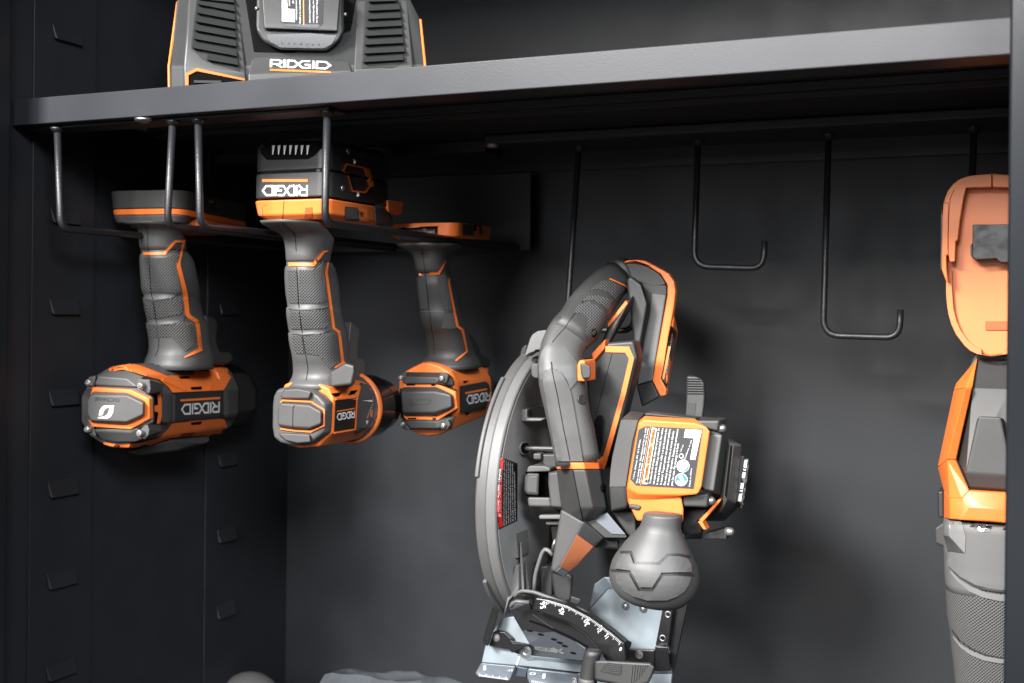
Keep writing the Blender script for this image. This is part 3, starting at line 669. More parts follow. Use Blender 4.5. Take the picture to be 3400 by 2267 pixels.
# rear cap with raised pad and two lobes
gc = [B.pt(q, 0.012) for q in q3((198, 640), (240, 556), (330, 535), (600, 545), (700, 575), (810, 640), (905, 745), (888, 1130), (700, 1275), (590, 1302), (420, 1302), (290, 1272), (200, 1205), (178, 1060), (182, 760))]
capb = part('rear_cap', loft([[Vector((p.x, 0.013, p.z)) for p in gc], [Vector((p.x, 0.004, p.z)) for p in gc], [Vector((p.x * .95, -0.001, zc + (p.z - zc) * .95)) for p in gc]]), GREY, tb, 0.0025, 3)
def lobe(outer, inner): return hpx(B, [(q3(*outer), 0.004), (q3(*inner), -0.006)])
part('cap_lobe', lobe(((205, 640), (250, 558), (420, 540), (620, 600), (640, 640), (590, 720), (210, 720)), ((215, 645), (260, 575), (430, 562), (615, 600), (580, 690), (225, 690))), GREY, tb, 0.003, 3)
part('cap_lobe', lobe(((190, 1130), (600, 1150), (625, 1190), (605, 1290), (420, 1300), (270, 1265), (195, 1200)), ((195, 1150), (590, 1170), (600, 1270), (430, 1285), (280, 1250), (205, 1190))), GREY, tb, 0.003, 3)
bossp = part('end_cap', hpx(B, [(q3((185, 790), (228, 738), (600, 755), (640, 775), (772, 855), (770, 1040), (590, 1115), (400, 1110), (200, 1090)), 0.002), (q3((170, 800), (212, 755), (595, 782), (745, 865), (742, 1030), (590, 1085), (370, 1075), (168, 1042)), -0.009)]), GREY, tb, 0.002)
SC = Skin(B, [capb])
part('orange_line', ribbon(SC, q3((205, 745), (232, 716), (610, 735), (785, 842), (783, 1052), (605, 1132), (390, 1118), (205, 1092)), 5, 0.002), ORANGE, tb, sharp=35)
SX = Skin(B, [capb, bossp])
part('seam', ribbon(Skin(B, [bossp]), q3((412, 758), (370, 810), (366, 1070)), 1.7, 0.0004), BLACK, tb)
# ------------------------------------------------------------------ impact driver without battery, third, further back in the shade
Cf = Frame(1417, 1310, 1.165, yaw=3, pitch=-1.5)
tc_ = thing('impact_driver', Cf, 'small upside-down impact driver half in shadow, its nose passing behind the circular saw', 'power tool', GRP)
c1, c2 = zoom(1200, 700), zoom(1240, 1080)
hn = part('handle_neck', rows_loft(Cf, rows_of(c1, [(440, 480, 1330), (480, 520, 1300), (520, 600, 1240), (580, 690, 1190), (660, 710, 1150), (760, 730, 1150), (820, 745, 1160)]), ratio=1.2), GREY, tc_, smooth=True)
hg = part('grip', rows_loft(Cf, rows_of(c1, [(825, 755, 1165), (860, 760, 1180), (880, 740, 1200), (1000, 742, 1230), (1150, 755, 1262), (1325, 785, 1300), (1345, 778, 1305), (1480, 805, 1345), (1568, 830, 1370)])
    + rows_of(c2, [(80, 690, 1230), (160, 715, 1260), (300, 735, 1300), (380, 735, 1330), (440, 700, 1370), (500, 660, 1400), (560, 640, 1420)]), ratio=1.2, e=2.6), DGREY, tc_, smooth=True)  # darker grey than the other grips: shade put into the colour
SH = Skin(Cf, [hn, hg])
part('trim_line', ribbon(SH, c1((765, 842), (1025, 832), (1060, 780), (1125, 660)), [9, 9, 6, 3], 0.0013), ORANGE, tc_, sharp=35)
part('trim_line', ribbon(SH, c1((1172, 890), (1165, 960), (1275, 1530)) + c2((1185, 60), (1245, 345), (1090, 470)), [3, 6, 8, 8, 5, 5], 0.0013), ORANGE, tc_, sharp=35)
for poly in (c1((1015, 900), (1110, 760), (1160, 900), (1210, 1310), (1090, 1320)), c1((750, 900), (850, 900), (890, 1310), (780, 1300)), c1((1100, 1360), (1225, 1350), (1260, 1560), (1060, 1568))):
    part('pip_pad', shell(SH, poly, 0.0009), PIPS, tc_, sharp=35)
part('moulding_ridge', ribbon(SH, c1((785, 1335), (1060, 1340), (1240, 1320)), 2.5, 0.0012), RUBBER, tc_)
part('seam', ribbon(SH, c1((800, 500), (850, 840), (900, 1300), (930, 1568)) + c2((800, 200), (805, 380)), 1.5, 0.0004), BLACK, tc_)
tg = [Cf.px(c2(*q), 0.0) for q in ((1100, 60), (1200, 120), (1290, 260), (1300, 330), (1340, 380), (1440, 430), (1440, 560), (1050, 600))]
part('trigger_guard', slab([p + Vector((-0.012, 0, 0)) for p in tg], (0.024, 0, 0)), CHAR, tc_, 0.004, 3)

# dock with bit clip
zC = lambda y: Cf.pt(c1(600, y), 0.0).z
xa = Cf.pt(c1(370, 260), 0.0).x; xb = Cf.pt(c1(1310, 200), 0.008).x; hw = (xb - xa) / 2; mx_ = (xa + xb) / 2
def rc(z, s=1.0, g=0.0, r=0.012): return [Vector((mx_ + x * s, y, z)) for x, y in rrect(-hw - g, hw + g, -0.004 - g, 0.108 + g, r)]
dk = part('battery_dock', loft([rc(zC(395), 0.96, -0.008), rc(zC(345), 1.0, -0.001), rc(zC(165), 1.0)]), ORANGE, tc_, 0.0018)
SD = Skin(Cf, [dk])
part('clip_recess', shell(SD, c1((385, 245), (590, 215), (1015, 200), (1010, 310), (980, 335), (460, 335), (375, 300)), 0.0006), BLACK, tc_)
bt = part('screw_bit', join(tube([Cf.pt(c1(460, 298), -0.006), Cf.pt(c1(800, 280), -0.006)], 0.0032, 6), tube([Cf.pt(c1(410, 300), -0.006), Cf.pt(c1(470, 298), -0.006)], [0.0008, 0.0030], 8), tube([Cf.pt(c1(800, 280), -0.006), Cf.pt(c1(845, 275), -0.006), Cf.pt(c1(885, 275), -0.006)], [0.0032, 0.004, 0.0018], 8), tube([Cf.pt(c1(885, 275), -0.006), Cf.pt(c1(985, 272), -0.006)], 0.0030, 6)), STEELD, tc_)
part('clip_edge', ribbon(SD, c1((585, 218), (775, 208)), 4, 0.002), PEACH, tc_)
part('clip_edge', ribbon(SD, c1((585, 338), (775, 328)), 4, 0.002), PEACH, tc_)
part('latch', shell(SD, c1((1340, 170), (1480, 180), (1490, 325), (1345, 325)), 0.0025, 0.004), DGREY, tc_, sharp=35)
part('latch', ribbon(SD, c1((1585, 180), (1600, 325)), 7, 0.002), DGREY, tc_, sharp=35)
part('worklight', shell(SD, c1((1490, 180), (1525, 185), (1530, 260), (1495, 270)), 0.001), BLACK, tc_)

# housing
zc = Cf.pt(c2(710, 990), 0.0).z
R0 = [Cf.pt(q, 0.022) for q in c2((425, 615), (520, 560), (660, 490), (760, 480), (900, 520), (1040, 600), (1120, 760), (1135, 1150), (1030, 1390), (900, 1450), (750, 1470), (620, 1450), (510, 1390), (400, 1300), (350, 1000), (360, 700))]
mxx = sum(p.x for p in R0) / len(R0)
body = part('motor_housing', loft([[Vector((mxx + (p.x - mxx) * .95, 0.016, zc + (p.z - zc) * .97)) for p in R0], [Vector((p.x, 0.021, p.z)) for p in R0], [Vector((mxx + (p.x - mxx) * .98, 0.05, zc + (p.z - zc) * .94)) for p in R0], [Vector((mxx + (p.x - mxx) * .95, 0.125, zc + (p.z - zc) * .84)) for p in R0]]), ORANGE, tc_, 0.002)
part('hammer_case', lathe((mxx, 0.125, zc), (0, 1, 0), [(0, 0.030), (0.02, 0.030), (0.045, 0.022), (0.06, 0.012), (0.075, 0.011), (0.076, 0.004)], 32), GLOSS, tc_, sharp=30)
part('lower_housing', hull([(mxx + a, d, zc + z) for a in (-0.016, 0.016) for d, z in ((0.03, -0.030), (0.10, -0.028), (0.035, -0.0385), (0.085, -0.036))]), CHAR, tc_, 0.003)
SB = Skin(Cf, [body])
part('label_panel', shell(SB, c2((1150, 805), (1490, 745), (1535, 780), (1560, 900), (1500, 1090), (1480, 1118), (1200, 1160), (1160, 1155)), 0.0022), CHAR, tc_, sharp=30)
part('word_mark', flatprint(SB, LOGO, c2((1560, 880), (1228, 930), (1545, 1000), (1240, 1052)), 0.0030), SILVER, tc_)
part('underline', ribbon(SB, c2((1218, 902), (1508, 846)), 6, 0.0030), ORANGE, tc_)
part('vent_slot', shell(SB, c2((1190, 738), (1262, 730), (1235, 762), (1205, 764)), 0.001), BLACK, tc_)
part('vent_slot', shell(SB, c2((1222, 1160), (1295, 1150), (1250, 1190), (1225, 1190)), 0.001), BLACK, tc_)
part('orange_fin', slab([Cf.px(c2(*q), 0.006) for q in ((1100, 610), (1290, 575), (1370, 605), (1430, 560), (1420, 490), (1455, 440), (1490, 500), (1480, 720), (1180, 760))], (0.004, 0, 0)), ORANGE, tc_, 0.001)
cap = join(hpx(Cf, [(c2((360, 830), (840, 770), (1080, 880), (1110, 1110), (850, 1260), (400, 1230)), 0.002), (c2((1115, 850), (1125, 1130), (350, 830), (360, 1240), (850, 1300), (850, 740)), 0.018)]),
    hpx(Cf, [(c2((380, 750), (440, 680), (830, 690), (850, 740), (820, 775), (380, 775)), -0.004), (c2((420, 620), (950, 625), (1060, 700), (1070, 800)), 0.008), (c2((480, 615), (1000, 625), (1090, 800)), 0.024)]),
    hpx(Cf, [(c2((400, 1265), (840, 1275), (860, 1370), (500, 1370)), -0.004), (c2((420, 1370), (900, 1390), (1050, 1330), (1100, 1200)), 0.008), (c2((480, 1390), (980, 1390), (1100, 1200)), 0.024)]),
    hpx(Cf, [(c2((372, 618), (450, 620), (430, 720), (365, 735), (328, 680)), -0.002), (c2((480, 625), (450, 740)), 0.02)]),
    hpx(Cf, [(c2((870, 640), (955, 622), (1000, 665), (975, 750), (940, 780), (850, 700)), -0.003), (c2((1060, 690), (1040, 780), (990, 640)), 0.02)]),
    hpx(Cf, [(c2((385, 1250), (440, 1300), (490, 1390), (390, 1380), (348, 1320)), -0.002), (c2((480, 1270), (520, 1385)), 0.02)]),
    hpx(Cf, [(c2((985, 1245), (1025, 1325), (975, 1392), (900, 1385), (850, 1330)), -0.003), (c2((1080, 1250), (1040, 1370)), 0.02)]))
part('rear_cap', cap, DGREY, tc_, 0.002)
for q in ((378, 692), (922, 700), (398, 1308), (945, 1325)): screw('screw', Cf, c2(*q), -0.002, 0.0031, tc_, h=0.005)
part('orange_ring', slab([Cf.pt(q, -0.0005) for q in c2((368, 830), (430, 772), (835, 778), (1085, 885), (1112, 1105), (845, 1262), (430, 1255), (385, 1200))], (0, 0.006, 0)), ORANGE, tc_, 0.001)
ec = part('end_cap', hpx(Cf, [(c2((362, 850), (400, 805), (830, 805), (1062, 915), (1090, 1090), (835, 1222), (420, 1215), (380, 1170)), 0.0), (c2((365, 885), (395, 880), (805, 880), (1030, 925), (1035, 1085), (805, 1160), (380, 1155)), -0.010)]), DGREY, tc_, 0.002)
SE = Skin(Cf, [ec])
part('embossed_mark', join(ribbon(SE, c2((440, 970), (560, 1068)), 3, 0.0003), ribbon(SE, c2((520, 975), (480, 1060), (740, 1045), (760, 985), (580, 985), (560, 1040)), 3, 0.0003)), CHAR, tc_)
for poly in (((435, 778), (555, 778), (550, 800), (435, 802)), ((770, 782), (820, 784), (815, 806), (765, 806)), ((455, 1225), (570, 1228), (560, 1248), (460, 1244)), ((780, 1228), (832, 1226), (830, 1248), (785, 1250))):
    part('vent_slot', slab([Cf.pt(q, -0.0008) for q in c2(*poly)], (0, 0.003, 0)), BLACK, tc_)
# ------------------------------------------------------------------ circular saw hung by its rear handle
S = Frame(1900, 1600, 1.08, yaw=0, pitch=0, roll=1.5)
ts = thing('circular_saw', S, 'cordless circular saw hanging nose down with grey blade guard, round front knob and warning label', 'circular saw')
s1, s2, s3, s4 = zoom(1780, 840), zoom(1560, 1080), zoom(1560, 1460), zoom(1960, 1340)
s5, s6, s7, s8 = zoom(1560, 1875), zoom(1920, 1660), zoom(1900, 1875), zoom(2060, 1120)
def flat(fr, poly, d, t):                        # plate of thickness t behind depth d (d: number or one per corner)
    P = [fr.pt(q, d[i] if isinstance(d, (list, tuple)) else d) for i, q in enumerate(poly)]
    return slab(P, (0, t, 0))

# --- upper blade guard: half disc, its rim towards the viewer
GX, GS, GI, GD, GZ, GR = -0.1028, -0.0891, -0.0795, 0.1467, -0.0256, 0.1473
def arc(x0, x1, r0, r1, t0, t1, n=60, rin=None):
    rings = []
    for k in range(n + 1):
        t = radians(t0 + (t1 - t0) * k / n); c, s_ = cos(t), sin(t)
        rings.append([Vector((x, GD - r * c, GZ + r * s_)) for x, r in ((x0, r0), (x0, r1), (x1, r1), (x1, r0))])
    return loft(rings)
guard = part('blade_guard', arc(GX + 0.004, GI, GR - 0.012, GR - 0.0005, -84, 96), CASTL, ts, 0.003, 3)
part('guard_rim', arc(GX, GS - 0.0006, GR - 0.010, GR + 0.0006, -80, 88), CAST, ts, 0.003, 3)
wall = part('guard_wall', arc(GI - 0.004, GI + 0.0006, 0.020, GR - 0.0045, -86, 97), GUARDW, ts, 0.001)
part('guard_rib', arc(GX - 0.0005, GX + 0.004, GR - 0.014, GR + 0.0035, 8, 52), CAST, ts, 0.0015)
part('guard_rib', arc(GX - 0.0005, GX + 0.004, GR - 0.014, GR + 0.0035, -62, -36), CAST, ts, 0.0015)
part('guard_back', arc(GX, GX + 0.003, 0.020, GR - 0.004, -84, 95), CAST, ts)
part('blade', cyl((GX + 0.012, GD + 0.004, GZ), (1, 0, 0), 0.118, 0.0016, 64), STEELD, ts)
part('guard_boss', flat(S, s2((720, 420), (800, 170), (830, 120), (900, 75), (1000, 62), (1100, 100), (1180, 250), (1000, 320), (870, 325), (860, 345), (790, 370)), 0.075, 0.02), CASTL, ts, 0.003)
part('guard_boss', flat(S, s2((625, 500), (680, 300), (720, 262), (765, 250), (740, 400), (690, 480)), 0.10, 0.02), CHAR, ts, 0.003)
SW = Skin(S, [wall])
part('danger_label', shell(SW, s3((405, 225), (635, 315), (632, 1075), (385, 1190), (355, 900), (365, 560)), 0.0006, 0.001), STICK, ts)
part('danger_stripe', shell(SW, s3((405, 240), (448, 252), (430, 420), (425, 700), (428, 950), (440, 1155), (395, 1168), (368, 920), (372, 560)), 0.0012, 0.001), REDP, ts)
part('danger_text', join(flatprint(SW, glyphs('DANGER'), s3((378, 955), (376, 800), (416, 955), (416, 800)), 0.0018), flatprint(SW, glyphs('DANGER'), s3((374, 765), (382, 600), (412, 765), (418, 600)), 0.0018), flatprint(SW, glyphs('PELIGRO'), s3((384, 560), (398, 385), (420, 560), (432, 388)), 0.0018),
     flatprint(SW, ([Vector((0, 0)), Vector((1, 0)), Vector((.5, 1))], [(0, 1, 2)]), s3((380, 1020), (420, 1020), (385, 975), (415, 975)), 0.0018)), WHITE, ts)
dl = ['Keep hands and body away from and to the side of the blade. Contact with', 'blade will result in serious injury. Garder les mains et le corps a l ecart', 'de la lame et sur le cote de celle-ci. Le contact avec la lame peut', 'causer des blessures graves. Mantenga las manos y el cuerpo lejos', 'de la hoja y a un costado de la misma. Contacto', 'con la hoja puede producir lesiones serias.']
part('danger_text', join(*[flatprint(SW, glyphs(t), s3((448 + 30 * i, 1140 - 14 * i), (452 + 27 * i, 262 + 13 * i + (90 if i == 5 else 0)), (464 + 30 * i, 1140 - 14 * i), (468 + 27 * i, 262 + 13 * i + (90 if i == 5 else 0))), 0.0012) for i, t in enumerate(dl)]), WHITE, ts)
part('cast_fin', flat(S, s3((605, 1250), (612, 1250), (640, 1568), (575, 1568)) , 0.05, 0.03), CASTL, ts)
part('cast_fin', hpx(S, [(s3((668, 1360), (682, 1360), (690, 1568), (668, 1568)) + s5((720, 320), (690, 320)), 0.05), (s3((675, 1360),) + s5((715, 330),), 0.09)]), CASTL, ts)
part('cast_fin', flat(S, s5((600, 0), (645, 0), (650, 330), (520, 480), (440, 700), (500, 400)), 0.045, 0.02), CASTL, ts, 0.0015)
part('cast_fin', flat(S, s5((740, 10), (748, 10), (790, 330), (745, 330)), 0.06, 0.03), CASTL, ts)
part('guard_lug', flat(S, s2((525, 1105), (760, 1110), (760, 1230), (1000, 1235), (940, 1275), (600, 1278), (560, 1310)), 0.055, 0.06), CASTL, ts, 0.003)
part('guard_lug', flat(S, s2((770, 1110), (820, 1105), (1000, 1080), (1040, 1225), (770, 1225)), 0.062, 0.03), BLACK, ts)
g0 = S.pt(s3(430, 90), 0.075); g1 = S.pt(s3(735, 110), 0.055)
part('key_socket', cyl(g0, g1 - g0, 0.0078, (g1 - g0).length, 28, 0.0069), CASTL, ts, 0.002)
h0 = S.pt(s3(742, 112), 0.056); h1 = S.pt(s3(1150, 118), 0.05)
part('hex_key', cyl(h0, h1 - h0, 0.0028, (h1 - h0).length, 6), STEELD, ts, 0.0008)
part('key_socket_bore', cyl(g1 - (g1 - g0).normalized() * 0.001, g1 - g0, 0.0056, 0.0016, 24), BLACK, ts)
part('key_clip', flat(S, s3((832, 180), (945, 178), (945, 268), (838, 265)), 0.045, 0.02), GREY, ts, 0.002)
part('gear_neck', flat(S, s3((945, 185), (1180, 185), (1180, 385), (985, 355), (950, 300)), 0.05, 0.05), DGREY, ts, 0.003)
part('spindle_lock_housing', flat(S, s3((790, 345), (985, 350), (1065, 375), (1065, 420), (750, 430), (765, 365)), 0.04, 0.06), CAST, ts, 0.002)
part('spindle_lock_recess', flat(S, s3((740, 425), (1060, 420), (1060, 765), (745, 745)), 0.055, 0.04), BLACK, ts)
lk = part('spindle_lock', hpx(S, [(s3((728, 490), (765, 440), (925, 445), (912, 738), (765, 728), (722, 680)), 0.036), (s3((735, 480), (925, 445), (912, 738), (728, 690)), 0.06)]), DGREY, ts, 0.002)
part('spindle_lock_pad', hpx(S, [(s3((760, 505), (790, 480), (900, 480), (890, 710), (790, 700), (752, 670)), 0.0353), (s3((760, 505), (900, 480), (890, 710), (752, 670)), 0.04)]), GREY, ts, 0.001)
part('gear_case', hpx(S, [(s3((1045, 440), (1180, 420), (1260, 600), (1240, 900), (1075, 890), (1060, 760), (1042, 590)), 0.03), (s3((1060, 380), (1260, 380), (1240, 980)), 0.10)]), GREY, ts, 0.002)
part('gear_case', hpx(S, [(s3((765, 760), (1060, 765), (1075, 885), (780, 880)), 0.038), (s3((880, 990), (1220, 990), (1220, 905), (790, 900), (1230, 770)), 0.07)]), CAST, ts, 0.002)
part('case_ledge', flat(S, s3((915, 1000), (1230, 995), (1220, 1058), (915, 1055)), 0.05, 0.06), CASTL, ts, 0.0015)
part('case_ledge', flat(S, s3((1000, 1088), (1200, 1085), (1200, 1132), (1005, 1132)), 0.06, 0.06), CASTL, ts, 0.0015)
part('case_plate', flat(S, s3((1080, 1160), (1250, 1140), (1200, 1500), (1120, 1480)), 0.10, 0.02), DGREY, ts)
part('bright_catch', tube([S.pt(q, 0.08) for q in s3((1140, 1320), (1110, 1400), (1100, 1480))], 0.0018, 8), STEEL, ts, smooth=True)

# --- lower-guard lever (pale loop) and the dark lever behind
loop = s5((855, 330), (865, 150), (900, 20)) + s3((960, 1500), (1000, 1450), (1050, 1470), (1100, 1530))
part('lower_guard_loop', tube(fillet([S.pt(q, 0.06) for q in loop], 0.01, 3), 0.0022, 8), CASTL, ts, smooth=True)
part('lower_guard', flat(S, s5((930, 20), (1100, 0), (1090, 420), (940, 380)), 0.075, 0.03), CHAR, ts, 0.002)
part('lower_guard_lever', hpx(S, [(s5((1060, 0), (1180, 120), (1250, 180), (1330, 120), (1370, 160), (1340, 480), (1250, 500), (1120, 440)), 0.055), (s5((1100, 0), (1380, 150), (1340, 470)), 0.08)]), CHAR, ts, 0.003)
part('lever_tip', hpx(S, [(s5((1340, 410), (1470, 450), (1475, 490), (1430, 535), (1330, 500)), 0.05), (s5((1340, 420), (1470, 470), (1350, 510)), 0.065)]), CHAR, ts, 0.0015)

# --- web between strut and battery foot, with orange border
web = part('handle_web', flat(S, s2((1500, 420), (1640, 480), (1790, 320), (1800, 225), (2175, 195), (2225, 440), (2060, 1100), (2000, 1300), (1905, 1568)) + s3((1840, 260), (1790, 395), (1700, 400), (1640, 200)), 0.045, 0.022), CHAR, ts, 0.004)
SWb = Skin(S, [web])
part('orange_border', ribbon(SWb, s2((1800, 314), (2090, 322), (2148, 440), (2040, 900), (1855, 1568)) + s3((1755, 385),), [20, 20, 16, 16, 16, 18], 0.0015), ORANGE, ts, sharp=35)
part('orange_border', ribbon(SWb, s3((1720, 240), (1770, 330)), 22, 0.0016), ORANGE, ts)
part('web_seam', ribbon(SWb, s2((1890, 370), (1790, 750), (1680, 1180)), 1.6, 0.0003), BLACK, ts)
part('key_slot', hpx(S, [(s2((1665, 1250), (1690, 1200), (1730, 1180), (1770, 1200), (1785, 1260), (1770, 1568)) + s3((1740, 170), (1720, 210), (1700, 160)), 0.040)], [S.pt(s2(1720, 1300), 0.05)]), GLOSS, ts, 0.002)

# --- strut, bend and grip
def facet_loft(fr, rows, back=0.035):
    rings = []
    for r in rows:
        P = [fr.pt(q, d) for q, d in r]
        rings.append(P + [P[-1] + Vector((-0.004, back, 0)), P[0] + Vector((0.004, back, 0))])
    return loft(rings)
def fr_(f, y, xs, ds): return [(f(x, y), d) for x, d in zip(xs, ds)]
grip = part('main_handle', hull([Vector(p) for r in [fr_(s3, 392, (1150, 1362, 1530, 1728, 1745), (0.022, -0.016, -0.016, 0.004, 0.035)), fr_(s3, 640, (1182, 1410, 1575, 1770, 1795), (0.022, -0.016, -0.016, 0.004, 0.035)), fr_(s3, 905, (1214, 1462, 1630, 1815, 1835), (0.022, -0.014, -0.014, 0.004, 0.035)),
      [(s3(1300, 985), 0.004), (s3(1500, 1078), -0.002), (s3(1660, 1060), 0.004), (s3(1800, 985), 0.014)], [(s3(1160, 392), 0.06), (s3(1745, 392), 0.06), (s3(1820, 950), 0.06), (s3(1240, 930), 0.06)]] for p in [S.pt(q, d) for q, d in r]]), DGREY, ts, 0.002)
ob = part('orange_collar', facet_loft(S, [fr_(s3, y, xs, (0.022, -0.0165, -0.0165, 0.004, 0.035)) for y, xs in ((391, (1152, 1360, 1528, 1722, 1742)), (302, (1142, 1335, 1512, 1712, 1732)))]), ORANGE, ts, 0.001)
gp = [(s3(1436, 300), 0.004, 74.5), (s3(1417, 200), 0.004, 74), (s3(1383, 20), 0.004, 74), (s2(1367, 1450), 0.004, 74), (s2(1319, 1250), 0.004, 73), (s2(1277, 1050), 0.004, 73), (s2(1238, 860), 0.004, 75), (s2(1217, 740), 0.004, 75.5), (s2(1204, 620), 0.005, 75), (s2(1194, 510), 0.008, 73.5), (s2(1202, 400), 0.011, 71), (s2(1225, 300), 0.016, 71), (s2(1272, 195), 0.022, 72), (s2(1340, 95), 0.029, 74)]
gq = [(s1(565, 960), 0.04, 76), (s1(640, 830), 0.052, 75), (s1(735, 690), 0.066, 72), (s1(830, 570), 0.08, 68), (s1(930, 455), 0.094, 63), (s1(1000, 390), 0.102, 60), (s1(1060, 335), 0.11, 58)]
strut = part('front_strut', sweep(S, [(q[0], q[1], d, h) for q, d, h in gp], e=2.8, flat=0.85), GREY, ts, smooth=True)
grp_ = part('grip', sweep(S, [(q[0], q[1], d, h) for q, d, h in gp[-2:] + gq], e=2.5, flat=0.9), DGREY, ts, smooth=True)
part('grip_end', sweep(S, [(*s1(1055, 340), 0.11, 60), (*s1(1110, 310), 0.117, 60), (*s1(1165, 290), 0.124, 56)], e=2.5), CHAR, ts, smooth=True)
SG = Skin(S, [grp_])
for poly in (s1((490, 790), (560, 690), (700, 640), (900, 760), (950, 850), (900, 1040), (740, 1190), (650, 1080), (690, 880), (600, 800)), s1((600, 640), (680, 560), (830, 560), (1020, 620), (960, 760), (900, 700), (760, 620)), s1((700, 500), (880, 360), (1010, 370), (1180, 480), (1060, 620), (960, 520), (820, 470))):
    part('pip_pad', shell(SG, poly, 0.0005, 0.001), PIPS, ts, sharp=35)
part('grip_trim', ribbon(SG, s1((975, 338), (1060, 375), (1180, 430), (1290, 520)), 4, 0.0012), ORANGE, ts)
trg = [S.pt(s1(*q), 0.07) for q in ((1190, 625), (1220, 680), (950, 995), (945, 935))]
part('orange_stripe', slab(trg, (0, 0.012, 0)), ORANGE, ts, 0.001)
part('orange_stripe', slab([S.pt(s1(*q), 0.045) for q in ((735, 1330), (920, 1140), (905, 1270), (755, 1445))], (0, 0.012, 0)), ORANGE, ts, 0.001)
part('trigger', hpx(S, [(s1((1220, 640), (1300, 540), (1290, 690), (1190, 860), (1060, 1010), (945, 1010), (960, 960)), 0.085), (s1((1200, 700), (960, 1010), (910, 1250), (760, 1450), (930, 1300)), 0.06)]), CHAR, ts, 0.003)
l, n = SG.hit(s1(768, 1060)); part('screw_hole', join(lathe(l, n, [(-0.001, 0.0046), (0.0004, 0.0044), (0.0005, 0.0036), (0.0, 0.0)], 22)), BLACK, ts, smooth=True)
for q in ((1490, 985),):
    l, n = Skin(S, [strut]).hit(s2(*q)); part('screw_hole', lathe(l, n, [(-0.001, 0.0052), (0.0005, 0.0049), (0.0006, 0.0042), (0.0, 0.0)], 22), CHAR, ts, smooth=True)
    part('screw', lathe(l + Vector((-0.003, 0, 0)), n, [(0, 0.0014), (0.0013, 0.0013), (0.0014, 0)], 12), STEEL, ts, smooth=True)
l, n = Skin(S, [grip]).hit(s3(1770, 640)); part('screw_hole', lathe(l, n, [(-0.001, 0.0046), (0.0005, 0.0042), (0.0, 0.0)], 20), BLACK, ts, smooth=True)
SST = Skin(S, [strut]); SGG = Skin(S, [grp_, strut]); SMH = Skin(S, [grip, strut])
part('seam', ribbon(SMH, s2((1080, 480), (1090, 600), (1160, 920), (1240, 1360), (1285, 1568)) + s3((1328, 270),), 1.6, 0.0030, 0.002), BLACK, ts)
part('seam', ribbon(SMH, s3((1364, 400), (1412, 640), (1464, 905), (1498, 1060)), 1.6, 0.0004), BLACK, ts)
part('seam', ribbon(SGG, s2((1080, 470), (1090, 330), (1100, 215), (1180, 120), (1270, 20)) + s1((440, 900), (560, 740), (690, 560)), 1.6, 0.0004), BLACK, ts)
part('strut_crest', shell(SST, s2((1085, 575), (1180, 600), (1250, 680), (1310, 800), (1345, 900), (1465, 1568)) + s3((1500, 285), (1160, 285)) + s2((1115, 1568), (965, 720), (985, 640), (1030, 590)), 0.0022, 0.003), GREY, ts, sharp=25)
part('nose_cap', shell(SST, s2((1000, 275), (1050, 240), (1110, 228), (1200, 245), (1290, 312), (1380, 420), (1425, 490), (1420, 740), (1330, 850), (1300, 740), (1240, 650), (1160, 590), (1080, 572), (1010, 600), (975, 680), (960, 740), (925, 700), (915, 500), (945, 370)), 0.0016, 0.003), RUBBER, ts, sharp=30)
part('lock_frame', flat(S, s2((1420, 740), (1422, 520), (1450, 465), (1510, 455), (1530, 490), (1530, 745), (1450, 745)), -0.006, 0.03), ORANGE, ts, 0.003)
part('lock_button', hpx(S, [(s2((1462, 510), (1540, 500), (1600, 545), (1608, 660), (1590, 705), (1500, 710), (1475, 640)), -0.014), (s2((1470, 510), (1600, 560), (1600, 700), (1490, 710)), 0.02)]), DGREY, ts, 0.004, 3)
part('lock_button', hpx(S, [(s2((808, 540), (830, 505), (910, 500), (910, 705), (860, 700), (820, 670)), 0.012), (s2((820, 530), (960, 505), (960, 700), (840, 690)), 0.03)]), GREY, ts, 0.003)
# nose with the work light
part('nose', hpx(S, [(s3((1212, 915), (1350, 1000), (1505, 1082), (1425, 1255)) + s5((1195, 25), (1125, 85), (1078, 70)), 0.0), (s3((1215, 905), (1180, 1200)) + s5((1070, 100),), 0.03), (s3((1640, 1415),) + s5((1315, 100), (1245, 172)), 0.012), (s3((1780, 1300), (1515, 1080)), 0.012)]), GREY, ts, 0.0025)
nf = [S.pt(q, d) for q, d in zip(s3((1420, 1262), (1640, 1420)) + s5((1425, 0), (1312, 96), (1198, 25)), (-0.003, 0.0085, 0.0085, 0.0085, -0.003))]
part('light_window', hull([p for p in nf] + [p + Vector((0, 0.004, 0)) for p in nf]), BROWN, ts, 0.001)
part('nose_band', hull([p + Vector((0, e, 0)) for e in (0, 0.003) for p in (S.pt(s3(1512, 1090), -0.004), S.pt(s3(1772, 1305), 0.006), S.pt(s3(1640, 1412), 0.0075), S.pt(s3(1428, 1250), -0.004))]), SLATE, ts, 0.001)
part('nose_tip', hull([p + Vector((0, e, 0)) for e in (0, 0.004) for p in (S.pt(s5(1198, 32), -0.001), S.pt(s5(1312, 102), 0.010), S.pt(s5(1248, 170), 0.010), S.pt(s5(1130, 92), -0.001))]), mat('slate_nylon', (0.10, 0.115, 0.13), 0.45, bump=0.1), ts, 0.0015)
part('nose_wing', hpx(S, [(s3((1530, 1075), (1660, 1060), (1830, 960), (2090, 1285), (2075, 1305), (1790, 1300)), 0.006), (s3((1560, 1060), (1850, 1000), (2080, 1310), (1800, 1310)), 0.04)]), DGREY, ts, 0.002)
part('nose_wing_face', hull([S.pt(q, d) for q in s3((1668, 1078), (1822, 966), (2075, 1262), (1885, 1255)) for d in (0.0045, 0.008)]), mat('slate_face', (0.12, 0.135, 0.155), 0.45, bump=0.1), ts, 0.0008)
